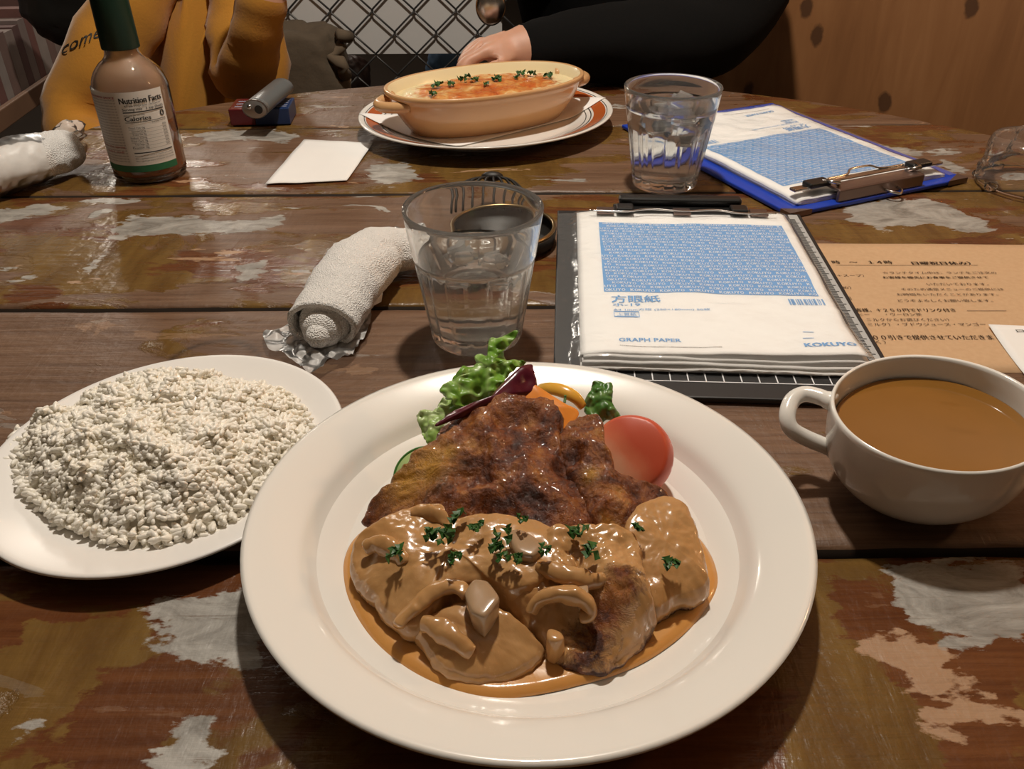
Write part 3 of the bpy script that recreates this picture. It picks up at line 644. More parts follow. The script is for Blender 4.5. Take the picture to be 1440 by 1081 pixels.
Z1 = lambda pts: [(560+x/3.6, 450+y/3.6) for x, y in pts]
def leaf(name, pts, p0, nrm, m, label, cat, ruf=.002, freq=160, seed=0, bend=0.0, n=200, rings=34, thick=.0005):
    nrm = Vector(nrm).normalized(); P = np.array([tuple(atP(x, y, Vector(p0), nrm)) for x, y in pts]); C = catmull(P, n); c = C.mean(0); V = []
    V.append(tuple(c+np.array(nrm)*bend))
    for k in range(1, rings+1):
        s = k/rings
        for j in range(n):
            p = c+(C[j]-c)*s
            q = Vector(p*freq+np.array([seed, 0, 0])); h = ruf*(.35+.65*s*s)*(1.5*mn.noise(q)+.8*mn.noise(q*2.1)+.9*mn.noise(q*.5))+bend*(1-s*s)
            if s > .8: p = p+(C[j]-c)*(.06*(s-.8)/.2*(mn.noise(q*2.4)+.5*mn.noise(q*4.5)))
            V.append(tuple(p+np.array(nrm)*h))
    F = [(0, 1+j, 1+(j+1) % n) for j in range(n)]+[(1+(k-1)*n+j, 1+k*n+j, 1+k*n+(j+1) % n, 1+(k-1)*n+(j+1) % n) for k in range(1, rings) for j in range(n)]
    o = mesh(name, V, F, m); solidify(o, thick, 0); return tag(o, label, cat)
LF = Z1([(245, 400), (220, 350), (232, 318), (262, 345), (285, 330), (272, 288), (305, 262), (335, 225), (372, 228), (398, 200), (388, 172), (420, 150), (452, 165), (470, 140), (462, 92), (500, 82), (540, 70), (592, 55), (597, 85), (560, 108), (535, 122), (540, 170), (560, 205), (600, 198), (652, 205), (640, 222), (590, 250), (545, 300), (500, 370), (440, 420), (350, 440), (290, 440)])
leaf('lettuce_leaf', LF, at(690, 545, .050), (.10, -.62, .78), M['lettuce'], 'ruffled green lettuce leaf standing up behind the cutlets', 'lettuce', .0046, 130, 1.0, .003)
LF2 = Z1([(200, 620), (160, 630), (130, 590), (108, 540), (100, 470), (130, 458), (160, 480), (190, 440), (240, 395), (330, 380), (400, 390), (420, 440), (330, 480), (250, 520)])
leaf('lettuce_leaf', LF2, at(620, 590, .036), (-.15, -.35, .9), M['lettuce_pale'], 'pale green lettuce leaf hanging at the left of the red leaf', 'lettuce', .0032, 170, 4.0, .002)
RL = Z1([(190, 530), (230, 495), (290, 455), (370, 430), (450, 405), (500, 350), (560, 290), (620, 240), (670, 222), (685, 240), (690, 290), (715, 345), (680, 370), (620, 400), (520, 430), (400, 470), (290, 500), (215, 528)])
leaf('radicchio_leaf', RL, at(690, 555, .058), (.25, -.55, .80), M['radicchio'], 'dark red curled radicchio leaf lying over the green lettuce', 'salad leaf', .0012, 80, 2.0, .004)
DL = Z1([(940, 450), (950, 400), (975, 360), (980, 315), (1010, 305), (1050, 322), (1080, 318), (1085, 370), (1082, 420), (1105, 455), (1130, 495), (1070, 500), (1010, 510), (970, 490)])
leaf('green_leaf', DL, at(848, 580, .036), (-.1, -.55, .8), M['dark_leaf'], 'small dark green wrinkled leaf standing behind the tomato', 'salad leaf', .0028, 170, 6.0, .004)
def wedge_strip(name, pts, p0, nrm, thick, m, label, cat, bend=0.0):
    nrm = Vector(nrm).normalized(); P = np.array([tuple(atP(x, y, Vector(p0), nrm)) for x, y in pts]); C = catmull(P, 80); c = C.mean(0); V = [tuple(c+np.array(nrm)*bend)]
    for k in range(1, 9):
        s = k/8
        for j in range(80): V.append(tuple(c+(C[j]-c)*s+np.array(nrm)*(bend*(1-s*s)+.0006*mn.noise(Vector((c+(C[j]-c)*s)*120)))))
    F = [(0, 1+j, 1+(j+1) % 80) for j in range(80)]+[(1+(k-1)*80+j, 1+k*80+j, 1+k*80+(j+1) % 80, 1+(k-1)*80+(j+1) % 80) for k in range(1, 8) for j in range(80)]
    o = mesh(name, V, F, m); solidify(o, thick, -1); bevel(o, thick*.3); return tag(o, label, cat)
M['carrot'] = simple('raw_carrot', (.78, .27, .035), .3, var=.2, vscale=60, Subsurface_Weight=.2, Subsurface_Radius=(.006, .003, .001))
M['yellow_pepper'] = simple('yellow_pepper_flesh', (.78, .42, .06), .22, var=.3, vscale=40, Subsurface_Weight=.25, Subsurface_Radius=(.006, .004, .001))
wedge_strip('carrot_slice', Z1([(625, 385), (640, 345), (655, 322), (700, 345), (780, 395), (850, 440), (910, 470), (890, 520), (830, 575), (740, 500), (670, 430)]), at(760, 570, .050), (.1, -.5, .85), .0022, M['carrot'], 'pointed orange carrot slice between red leaf and browned cutlet', 'carrot', .001)
B = MB(); 
for k, (off, rr) in enumerate(((0, .0042), (.0052, .0036))):
    pts = [at(560+x/3.6, 450+y/3.6, z) for x, y, z in ((715, 345-off*900, .040), (770, 345-off*900, .044), (840, 362-off*700, .045), (900, 395-off*500, .043), (935, 440-off*200, .038))]
    q = catmull(pts, 24, closed=False); B.tube(q, [rr*(.5+.5*math.sin(PI*(.1+.8*i/23))) for i in range(24)], 10, flat=.6)
o = B.build('pepper_strips', M['yellow_pepper'], None, True); o.name = 'yellow_pepper_strip'; tag(o, 'glossy yellow pepper strip behind the carrot slice', 'pepper')
ck = MB().tube([at(794, 566, .0475), at(795, 558, .049), at(795, 556, .050)], .0008, 5); tag(ck.build('herb_sprig', M['dark_leaf']), 'tiny dark herb stalk on the yellow pepper', 'herb')
M['cucumber'] = simple('cucumber_flesh', (.42, .55, .22), .3, var=.15, vscale=60); M['cucumber_skin'] = simple('cucumber_skin', (.04, .16, .02), .35)
cuc = empty('cucumber_slice', at(575, 655, .028), 'pale green cucumber slice edge peeking out at left of the cutlets', 'cucumber')
V, F = closed_lathe([(.001, 0), (.0150, 0), (.0155, .0012), (.0150, .0024), (.001, .0024)], 40)
a = mesh('flesh', V, F, M['cucumber'], cuc); V, F = lathe([(.0151, -.0002), (.0162, .0), (.0164, .0012), (.0162, .0026), (.0151, .0026), (.0151, -.0002)], 40); b = mesh('rind', V, F, M['cucumber_skin'], cuc)
cuc.rotation_euler = (.5, -.25, 0); cuc.location = at(578, 668, .030)+Vector((.006, .004, -.004))
# tomato wedge
def tomato_mat():
    t = NT('ripe_tomato'); n = t.noise(45, 4); f = t.math('ADD', t.attr('cut'), t.math('MULTIPLY', t.math('SUBTRACT', n, .5), .5))
    c = t.ramp(f, [(.25, (.56, .085, .035)), (.6, (.64, .17, .08)), (1.0, (.72, .40, .24))]); t.bs(Base_Color=c, Roughness=.42, Subsurface_Weight=.25, Subsurface_Radius=(.01, .003, .002)); t.bump(t.noise(120, 3), .06, .001); return t.m
M['tomato'] = tomato_mat()
tc = at(888, 641, .030); bm = bmesh.new(); bmesh.ops.create_uvsphere(bm, u_segments=64, v_segments=40, radius=.0225); cutv = []
nc = Vector((-.30, -.62, .72)).normalized()
for v in bm.verts:
    v.co = Vector((v.co.x*1.0, v.co.y*1.0, v.co.z*.98)); d = v.co.dot(nc)
    k = 0
    if d > .0095: v.co -= nc*(d-.0095)*.80
    v.co += v.co.normalized()*.0004*mn.noise(v.co*80); cutv.append(k)
    left = float(sstep(.002, -.019, np.float64(v.co.x+.35*v.co.z)))
    cutv[-1] = float(sstep(.010, -.020, np.float64(v.co.x*.9+.55*v.co.y+.15*v.co.z)))
me = bpy.data.meshes.new('tomato_wedge'); bm.to_mesh(me); bm.free()
o = link('tomato_wedge', me, M['tomato'], attrs=dict(cut=cutv)); o.location = tc; tag(o, 'red tomato wedge at the right of the browned cutlets', 'tomato')

# parsley
PL = ['parsley cluster at the left centre of the sauced cutlets, the biggest there', 'parsley flake touching the big left cluster on its left side', 'parsley flake at the edge of the browned crust, above the left cluster', 'single parsley flake between the left cluster and the middle ones', 'ragged parsley flake left of the grey mushroom piece', 'parsley flake just below the ragged one by the grey mushroom piece', 'small parsley bit under the grey mushroom piece, to its left', 'small parsley bit under the grey mushroom piece, to its right', 'tiny dark parsley sliver standing on the grey mushroom piece', 'plump dark parsley flake below the browned strip', 'parsley flake lying above the straight mushroom slice', 'small parsley flake right beside the grey mushroom piece', 'lone parsley flake on the mushroom cap at far left', 'parsley flake below the big left cluster, alone on the sauce', 'lone parsley flake on the smooth cutlet slice at right', 'pale small parsley fleck near the top of the right cutlet slice']
PG = ['parsley bit at the centre of the gratin, left of the pair', 'parsley bit just right of the one at the gratin centre', 'wide parsley bit on the gratin between the centre and right pair', 'parsley bit nearest the front edge at the gratin centre', 'large parsley bit toward the left end of the gratin', 'small parsley bit beside the large one at the gratin left end', 'parsley bit lowest at the left front of the gratin', 'parsley bit right of the gratin centre, left one of two', 'parsley bit right of the gratin centre, right one of two', 'parsley bit farthest toward the right end of the gratin', 'parsley bit farthest back at the gratin centre', 'small parsley bit behind the right pair on the gratin']
M['parsley'] = simple('curly_parsley', (.025, .10, .012), .5, var=.5, vscale=200)
def parsley(p, size, label, group, seed):
    r = random.Random(seed); B = MB()
    for k in range(9):
        c = Vector((r.uniform(-1, 1), r.uniform(-1, 1), r.uniform(-.1, .5)))*size*.55
        n = 7; V = [c]
        ax = Matrix.Rotation(r.uniform(-.9, .9), 3, 'X') @ Matrix.Rotation(r.uniform(-.9, .9), 3, 'Y')
        for j in range(n):
            a = 2*PI*j/n; q = size*(.42 if j % 2 else .24)*r.uniform(.8, 1.2); V.append(c+ax @ Vector((math.cos(a)*q, math.sin(a)*q, r.uniform(-.15, .15)*size)))
        B.add(V, [(0, 1+j, 1+(j+1) % n) for j in range(n)])
    o = B.build('parsley_flake', M['parsley'], None, False); o.location = p; solidify(o, .0003, 0); return tag(o, label, 'parsley', group)
for i, (x, y, z, s) in enumerate([(325, 590, .047, .0080), (300, 582, .046, .0058), (368, 532, .046, .0055), (418, 563, .047, .0050), (494, 585, .048, .0062), (476, 627, .047, .0052), (496, 650, .046, .0042), (538, 652, .046, .0045), (548, 540, .051, .0040), (708, 570, .0475, .0072), (738, 632, .0475, .0070), (615, 625, .0485, .0042), (198, 640, .0405, .0065), (356, 652, .044, .0050), (972, 664, .036, .0058), (875, 565, .043, .0040)]):
    parsley(at(460+x/2.0017, 460+y/2.0017, z), s, PL[i], 'parsley flakes on the cutlets', i)
#PART2
# ------------------------------------------------------------------ clipboards with packs of graph paper
T1, T2 = -.0578, .4183
R1, R2 = Vector((.1495, .6043, 0)), Vector((.3042, .9442, 0))
CW, CL = .2284, .3129
def lcl(px, py, z, root=R1, th=T1):
    return Matrix.Rotation(-th, 3, 'Z') @ (at(px, py, z)-root)
BZ = .0055
def clipboard(root, th, m_board, label, style):
    r = empty('clipboard', root, label, 'clipboard', None, th)
    B = MB(); B.box(-CW/2, CW/2, -CL/2, CL/2, .0012, BZ); o = B.build('board', m_board, r); bevel(o, .0012, 2)
    s = 1 if style == 'lever' else -1      # clip end in local v
    if style == 'lever':
        y = CL/2-.010
        B = MB(); B.box(-.062, .062, y-.010, y+.006, BZ+.006, BZ+.0085); B.box(-.062, .062, y+.003, y+.0065, BZ, BZ+.009); o = B.build('clip_bar', M['black_paint'], r); bevel(o, .0012)
        for x in (-.052, .052):
            b = MB(); b.box(x-.008, x+.008, y-.018, y-.004, BZ+.0085, BZ+.014); o = b.build('clip_knuckle', M['black_paint'], r); bevel(o, .002, 3)
        for x in (-.070, 0, .070):
            b = MB(); b.box(x-.008, x+.008, y-.019, y-.006, BZ+.0080, BZ+.0105); o = b.build('pressure_tab', M['bronze_steel'], r); bevel(o, .0008)
        pts = [(-.085, y-.016, BZ+.0105), (-.052, y-.019, BZ+.0112), (-.03, y-.014, BZ+.012), (0, y-.017, BZ+.0115), (.03, y-.014, BZ+.012), (.052, y-.019, BZ+.0112), (.085, y-.016, BZ+.0105)]
        MB().tube(catmull(pts, 40, False), .0009, 8).build('spring_wire', M['steel'], r, True)
        pts = [(-.054, y+.005, BZ+.012), (-.056, y+.008, BZ+.013), (-.04, y+.010, BZ+.0135), (.04, y+.010, BZ+.0135), (.056, y+.008, BZ+.013), (.054, y+.005, BZ+.012)]
        o = MB().box(-.057, .057, y+.001, y+.013, BZ+.009, BZ+.0165).build('lever', M['black_paint'], r); bevel(o, .003, 3)
        # printed cutting-grid strip and edge ruler
        g = MB()
        for i in range(17):
            x = -.095+i*.0117; g.box(x-.0004, x+.0004, -CL/2+.018, -CL/2+.044, BZ+.0001, BZ+.0003)
        for yy in (-CL/2+.018, -CL/2+.0297, -CL/2+.041): g.box(-.095, .096, yy-.0004, yy+.0004, BZ+.0001, BZ+.0003)
        g.build('grid_lines', M['white_ink'], r)
        ru = MB().box(CW/2-.0125, CW/2-.004, -CL/2+.045, CL/2-.004, BZ+.0001, BZ+.0004).build('ruler_strip', simple('grey_ruler_strip', (.42, .43, .43), .5), r)
        tk = MB()
        for i in range(120):
            yy = -CL/2+.047+i*.0021; w = .0065 if i % 5 == 0 else .0042; tk.box(CW/2-.0125, CW/2-.0125+w, yy, yy+.0010, BZ+.0004, BZ+.0006)
        tk.build('ruler_ticks', M['black_ink'], ru)
    else:
        y = -CL/2+.012
        B = MB(); B.box(-.055, .055, y-.009, y+.010, BZ+.010, BZ+.0125); B.box(-.055, .055, y-.010, y-.006, BZ, BZ+.012); o = B.build('clip_bar', M['bronze_steel'], r); bevel(o, .0014)
        B = MB(); B.box(-.058, .058, y+.010, y+.018, BZ+.0125, BZ+.0140, None); o = B.build('clip_jaw', M['steel'], r); bevel(o, .0006)
        for x in (-.066, .066):
            b = MB(); b.box(x-.013, x+.013, y+.004, y+.018, BZ+.012, BZ+.0175); o = b.build('clip_knuckle', M['black_paint'], r); bevel(o, .002, 3)
            MB().tube([(x-.022*(1 if x > 0 else -1), y+.006, BZ+.012), (x-.014*(1 if x > 0 else -1), y-.004, BZ+.018), (x-.006*(1 if x > 0 else -1), y+.010, BZ+.016)], .0022, 8).build('spring_wire', M['steel'], r, True)
            b = MB(); b.box(x+(.012 if x > 0 else -.030), x+(.030 if x > 0 else -.012), y+.006, y+.015, BZ+.011, BZ+.014); o = b.build('pressure_tab', M['steel'], r); bevel(o, .001)
        pts = [(-.05, y+.016, BZ+.0145), (-.022, y+.018, BZ+.0145), (-.012, y+.024, BZ+.0165), (.012, y+.024, BZ+.0165), (.022, y+.018, BZ+.0145), (.05, y+.016, BZ+.0145)]
        MB().tube(catmull(pts, 40, False), .0012, 8).build('lever', M['steel'], r, True)
        pts = [(.004, y-.010, BZ+.004), (.006, y-.018, BZ+.004), (.012, y-.022, BZ+.003), (.018, y-.018, BZ+.004), (.020, y-.010, BZ+.004)]
        MB().tube(catmull(pts, 24, False), .0013, 8).build('hanging_ring', M['steel'], r, True)
        for sx in (-1, 1):
            b = MB(); x0 = sx*CW/2; V = [(x0+sx*.0008, -CL/2-.0008), (x0-sx*.026, -CL/2-.0008), (x0+sx*.0008, -CL/2+.013)]
            b.add([(a, c, z) for z in (.0008, BZ+.0006) for a, c in V], [(0, 1, 2)[::-1], (3, 4, 5), (0, 1, 4, 3), (1, 2, 5, 4), (2, 0, 3, 5)]); o = b.build('corner_cap', M['bronze_steel'], r); recalc(o)
    return r
cb1 = clipboard(R1, T1, M['black_board'], 'black clipboard with white grid lines, beside the nearer tumbler', 'lever')
cb2 = clipboard(R2, T2, M['blue_board'], 'bright blue clipboard lying at an angle by the plywood wall', 'steel')

tl, bl = lcl(814, 303, .012), lcl(813, 506, .014); tr, br = lcl(1108, 303, .012), lcl(1222, 500, .016)
PX0, PX1 = .5*(tl.x+bl.x), .5*(tr.x+br.x); PY0, PY1 = .5*(bl.y+br.y), CL/2-.012
def pack_z(x, y, lay=3, k=0):
    """height of the bagged stack; its free end is curled and layered"""
    v = (y-PY0)/(PY1-PY0); u = (x-PX0)/(PX1-PX0)
    base = BZ+.0008+.0021*lay
    e = max(0, 1-v/.30); side = max(0, 1-u/.12)
    z = base+e*e*(.0015+.0012*lay*(.6+.4*math.sin(u*4.2+lay*1.3)))+.0011*fbm((x*22, y*22, 2+lay*.4*(v < .3)), 3)
    z -= .0028*side**2*lay/3; z -= .0025*max(0, 1-(1-u)/.05)**2*lay/3
    c = max(0, (v-.90)/.10); z -= c*.0022*lay/3
    return z
def sheet_grid(fx, x0, x1, y0, y1, nx, ny):
    V = [(x0+(x1-x0)*i/nx, y0+(y1-y0)*j/ny, fx(x0+(x1-x0)*i/nx, y0+(y1-y0)*j/ny)) for j in range(ny+1) for i in range(nx+1)]
    F = [(j*(nx+1)+i, j*(nx+1)+i+1, (j+1)*(nx+1)+i+1, (j+1)*(nx+1)+i) for j in range(ny) for i in range(nx)]
    return V, F
def paper_pack(root, th, label, flip):
    r = empty('graph_paper_pack', root, label, 'paper pack', 'bagged packs of graph paper', th+(PI if flip else 0))
    for lay in range(3):
        V, F = sheet_grid(lambda x, y: pack_z(x, y, lay), PX0+.001*lay, PX1-.0015*(2-lay), PY0-.006+.0035*lay, PY1, 34, 44)
        o = mesh('paper_sheet', V, F, M['white_paper'], r); solidify(o, .0009, -1)
    V, F = sheet_grid(lambda x, y: pack_z(x, y, 3), PX0, PX1, PY0+.004, PY1, 44, 60)
    o = mesh('printed_cover', V, F, M['white_paper'], r); solidify(o, .0006, -1)
    off = lambda x, y, d: Vector((x, y, pack_z(x, y, 3)+d))
    Lp = lambda px, py: lcl(760+px/2.88, 270+py/2.88, .0135)
    # blue field covered by rows of repeated white words
    q = [Lp(232, 122), Lp(975, 130), Lp(1128, 412), Lp(263, 402)]
    bx0, bx1 = .5*(q[0].x+q[3].x), .5*(q[1].x+q[2].x); by0, by1 = .5*(q[2].y+q[3].y), .5*(q[0].y+q[1].y)
    V, F = sheet_grid(lambda x, y: pack_z(x, y, 3)+.00025, bx0, bx1, by0, by1, 40, 30); mesh('blue_field', V, F, M['blue_ink'], o)
    Wm = MB(); rows = 24; rp = (by1-by0)/rows; wp = (bx1-bx0)/7.2
    for i in range(rows):
        yb = by1-(i+1)*rp+rp*.16; x = bx0-wp+((i*.30) % 1)*wp
        while x < bx1:
            for k, ch in enumerate('KOKUYO'):
                a = x+k*wp*.140; b = a+wp*.118
                if a > bx0 and b < bx1: put_text(Wm, ch, lambda u, v, a=a, b=b, yb=yb: off(a+(b-a)*u, yb+rp*.66*v, .00045), bold=.10)
            x += wp
    tag(Wm.build('white_lettering', M['white_ink'], o), kind='stuff')
    T = MB()
    def line(s, x0, x1, base, top, bold=0.0):
        a, b, c = Lp(x0, base), Lp(x1, base), Lp(x0, top); h = c.y-a.y
        put_text(T, s, lambda u, v: off(a.x+(b.x-a.x)*u, a.y+(b.y-a.y)*u+h*v, .0004), bold)
    line('方眼紙', 288, 485, 443, 414, .012); line('ホ-19', 293, 405, 457, 445, .01); line('A4 1mm方眼 (250×180mm) 50枚', 296, 690, 478, 467)
    line('上質紙', 312, 390, 499, 485); line('GRAPH PAPER', 318, 570, 608, 593, .006); line('KOKUYO', 1070, 1278, 638, 621, .02)
    def rect(x0, x1, y0, y1, B=T): # in zoomed picture units, as a thin printed bar following the paper
        a, b = Lp(x0, y1), Lp(x1, y0); V, F = sheet_grid(lambda x, y: pack_z(x, y, 3)+.0004, a.x, b.x, a.y, a.y+max(b.y-a.y, .0004), 12, 1); B.add(V, F)
    rect(300, 398, 479, 480.5); rect(300, 398, 501.5, 503); a, b = Lp(300, 503), Lp(398, 480)
    for x in (a.x, b.x): V, F = sheet_grid(lambda x_, y: pack_z(x_, y, 3)+.0004, x-.0002, x+.0002, a.y, b.y, 1, 4); T.add(V, F)
    rect(1062, 1105, 572, 573); rect(1062, 1105, 598, 599)
    p = rng.integers(0, 2, 46)
    a, b = Lp(1003, 452), Lp(1150, 430); w = (b.x-a.x)/46
    for i in range(46):
        if p[i]: V, F = sheet_grid(lambda x, y: pack_z(x, y, 3)+.0004, a.x+i*w, a.x+(i+.8)*w, a.y, b.y, 1, 2); T.add(V, F)
    tag(T.build('blue_lettering', M['blue_ink'], o), kind='stuff')
    G = MB(); a, b = Lp(322, 628), Lp(735, 628)
    for i in range(52):
        x = a.x+(b.x-a.x)*i/52; V, F = sheet_grid(lambda x_, y: pack_z(x_, y, 3)+.0004, x, x+(b.x-a.x)/52*random.uniform(.4, .8), a.y, a.y+.0009, 1, 1); G.add(V, F)
    tag(G.build('fine_print', M['grey_ink'], o), kind='stuff')
    # the clear sleeve, wider than the paper on its open side
    def fz(x, y):
        xx = min(max(x, PX0), PX1); yy = min(max(y, PY0), PY1)
        d = max(PX0-x, x-PX1, PY0-y, 0); z = pack_z(xx, yy, 3)+.0009
        return max(BZ+.0010, z-d*.75)+(.0009 if d > 0 else .00025)*abs(fbm((x*(160 if d > 0 else 60), y*80, 5), 3))
    V, F = sheet_grid(fz, PX0-.017, PX1+.004, PY0-.006, PY1+.001, 70, 110); mesh('clear_sleeve', V, F, M['film'], r)
    return r
paper_pack(R1, T1, 'bagged pack of graph paper clipped to the black clipboard', False)
paper_pack(R2, T2, 'bagged pack of graph paper clipped to the blue clipboard', True)

# ------------------------------------------------------------------ kraft menu sheet, note slip, napkin
m0 = at(1145, 343); mdir = (at(1440, 345)-m0).normalized(); mperp = Vector((mdir.y, -mdir.x, 0))
ma = m0-mdir*.045; mw, mh = .297, .2115
root = empty('menu_sheet', ma, 'brown kraft lunch menu sheet half under the black clipboard', 'menu')
V, F = sheet_grid(lambda u, v: .0004+.0005*max(0, mn.noise(Vector((u*3, v*3, 4)))), 0, 1, 0, 1, 20, 16)
V = [tuple(mdir*(a*mw)+mperp*(b*mh)+Vector((0, 0, c))) for a, b, c in V]; sh = mesh('sheet', V, F, M['kraft'], root); recalc(sh); solidify(sh, .0003, 0)
B = MB(); Zm = lambda x, y: at(1120+x/4.5, 330+y/4.5, .0012)-ma
for s, x0, x1, y, h, bd in [('1 時　～　１４時', 196, 612, 182, .0060, .006), ('日曜祝日休み）', 738, 1108, 188, .0062, .008), ('＋スープ）', 262, 432, 265, .0046, 0), ('め）', 300, 352, 342, .0050, 0), ('日', 330, 352, 410, .0052, 0),
                            ('☆ランチタイム中は、ランチをご注文の', 550, 1272, 246, .0044, 0), ('お客様を優先にお食事をご提供させて', 552, 1220, 276, .0042, .002), ('いただいております。', 832, 1222, 319, .0044, 0), ('そのため通常メニューのご提供には', 668, 1318, 351, .0042, 0),
                            ('お時間をいただくことがあります。', 642, 1282, 384, .0042, 0), ('どうぞよろしくお願い致します。', 648, 1248, 424, .0046, 0), ('客様、＋２５０円でドリンク付き', 380, 1015, 486, .0056, .002), ('ヒー　　・ウーロン茶', 400, 800, 511, .0044, 0),
                            ('ミルクからお選びください）', 450, 972, 545, .0046, 0), ('ミルク）・ブドウジュース・マンゴー', 458, 1205, 575, .0048, 0), ('００引きで提供させていただきま', 495, 1255, 662, .0066, .002), ('く）', 510, 572, 688, .0050, 0)]:
    flat_line(B, s, Zm(x0, y), Zm(x1, y), h, bold=bd)
for x0, x1, y in ((250, 1150, 192), (1080, 1330, 480)):
    a, b = Zm(x0, y), Zm(x1, y-(0 if y > 300 else 6)+(6 if y < 300 else 0)); d = Vector((0, .0005, 0)); B.add([a, b, b+d, a+d], [(0, 1, 2, 3)])
tag(B.build('printed_text', M['brown_ink'], root), kind='stuff')
n0, n1 = at(1390, 456, .003), at(1440, 527, .001); nd = n1-n0; nd.z = 0; nd.normalize(); nr_ = Vector((-nd.y, nd.x, 0))
root = empty('note_slip', n0, 'small white paper slip lying on the kraft menu sheet', 'note')
V, F = sheet_grid(lambda u, v: .0012+.004*(1-v)**2*0+.0035*(v-.5)**2*2, 0, 1, 0, 1, 12, 12)
V = [tuple(nr_*(.085*a)+nd*(.088*b)+Vector((0, 0, c-.003))) for a, b, c in V]; sh = mesh('slip', V, F, M['white_paper'], root); recalc(sh); solidify(sh, .0003, 0)
B = MB(); flat_line(B, '日替り', at(1431, 467, .0028)-n0, at(1475, 468, .0028)-n0, .0042); B.build('printed_text', M['black_ink'], root)
C4 = [at(428, 198), at(524, 204.5), at(488, 256), at(373, 261)]
V = []
for j in range(17):
    for i in range(17):
        a, b = i/16, j/16; p = (C4[3]*(1-a)+C4[2]*a)*(1-b)+(C4[0]*(1-a)+C4[1]*a)*b
        V.append((p.x, p.y+.0012*mn.noise(Vector((a*4, b*4, 0))), .0016+.0013*abs(mn.noise(Vector((a*2.3, b*2.3, 7))))+.0035*max(0, a+b-1.75)))
F = [(j*17+i, j*17+i+1, (j+1)*17+i+1, (j+1)*17+i) for j in range(16) for i in range(16)]
o = mesh('paper_napkin', V, F, M['white_paper']); solidify(o, .0006, 0); tag(o, 'blank white paper square lying alone in front of the gratin plate', 'napkin')

# ------------------------------------------------------------------ hot towels
def terry():
    t = NT('white_terry_towel'); n = t.voro(900, 'F1'); n2 = t.noise(150, 4)
    t.bs(Base_Color=(.84, .82, .79), Roughness=.95, Sheen_Weight=.3); t.bump(t.math('ADD', n, n2), .8, .0016); return t.m
M['terry'] = terry()
def roll(path, rad, sc=(1, .8), n=40, k=60, amp=.0012):
    P = catmull(path, k, closed=False); rr = catmull([(i, r_) for i, r_ in enumerate(rad)], k, closed=False)[:, 1]; V = []
    for i in range(k):
        t = Vector(P[min(i+1, k-1)]-P[max(i-1, 0)]).normalized(); s = Vector((t.y, -t.x, 0)).normalized(); u = s.cross(t)
        for j in range(n):
            a = 2*PI*j/n; d = s*math.cos(a)*sc[0]+u*math.sin(a)*sc[1]; p = Vector(P[i])+d*rr[i]
            h = amp*fbm(p*120, 3)+amp*1.4*mn.noise(p*45); p += d*h
            V.append((p.x, p.y, max(p.z, .0015)))
    F = [(i*n+j, i*n+(j+1) % n, (i+1)*n+(j+1) % n, (i+1)*n+j) for i in range(k-1) for j in range(n)]
    return V, F
tw = empty('hand_towel', at(470, 440), 'white terry hand towel, half unrolled, beside the nearer tumbler', 'towel')
path = [at(452, 458, .0195), at(472, 425, .0205), at(497, 385, .0215), at(530, 356, .022), at(566, 352, .020), at(600, 360, .017)]
V, F = roll(path, [.0235, .0245, .0262, .0265, .0225, .014], (1.08, .82)); F.append(tuple(59*40+j for j in range(40)))
o = mesh('outer_wrap', V, F, M['terry']); recalc(o); solidify(o, .004, -1); keep(o, tw)
ax = (path[0]-path[1]).normalized(); p0 = path[0]
for (r_, a, b) in ((.0190, -.03, .001), (.0145, -.03, .010), (.0092, -.03, .017)):
    c = p0+Vector((0, 0, -.003)); k = 12; pts = [c+ax*(a+(b-a)*i/(k-1)) for i in range(k)]
    rad = [r_]*(k-3)+[r_*.96, r_*.82, r_*.45]
    B = MB(); B.tube(pts, rad, 28); V = [tuple(Vector(v)+Vector((1, 1, 1))*.0006*mn.noise(Vector(v)*160)) for v in B.v]
    o = mesh('rolled_core', V, B.f, M['terry']); keep(o, tw)
fl = MB(); a, b, c, d = at(520, 432, .012), at(538, 412, .014), at(524, 428, .001), at(510, 465, .002); fl.add([a, b, at(536, 424, .001), c, d], [(0, 1, 2, 3), (0, 3, 4)])
o = fl.build('loose_flap', M['white_paper']); solidify(o, .0005, 0); keep(o, tw)
def crumple(name, pts, z, amp, seed, m, parent=None, lift=None, rings=26, n=130):
    P = np.array([tuple(at(x, y, z)) for x, y in pts]); C = catmull(P, n); c = C.mean(0); V = []
    def pt(p, s):
        q = Vector((p[0]*48, p[1]*48, seed)); h = amp*.75*(.5+abs(mn.noise(q))+.8*abs(mn.noise(q*2.3))); return (p[0]+.3*amp*mn.noise(q*1.7), p[1]+.3*amp*mn.noise(q*1.9+Vector((5, 0, 0))), max(.0012, z*.2+h+(lift(p, s) if lift else 0)))
    V.append(pt(c, 0))
    for k in range(1, rings+1):
        for j in range(n): V.append(pt(c+(C[j]-c)*k/rings, k/rings))
    F = [(0, 1+j, 1+(j+1) % n) for j in range(n)]+[(1+(k-1)*n+j, 1+k*n+j, 1+k*n+(j+1) % n, 1+(k-1)*n+(j+1) % n) for k in range(1, rings) for j in range(n)]
    return mesh(name, V, F, m, parent)
o = crumple('wrapper', [(372, 470), (398, 464), (425, 452), (470, 455), (520, 430), (520, 465), (495, 500), (470, 512), (440, 526), (408, 508), (392, 496), (380, 492)], .004, .010, 1, M['film_white']); keep(o, tw)
o = crumple('wrapper', [(556, 322), (585, 318), (590, 330), (572, 335)], .006, .008, 3, M['film_white']); keep(o, tw)
tl2 = empty('hand_towel', at(40, 240), 'white hand towel still sealed in clear film, at the left edge', 'towel')
path = [at(-90, 268, .024), at(-30, 245, .025), at(20, 230, .026), at(70, 216, .026), at(100, 209, .024)]
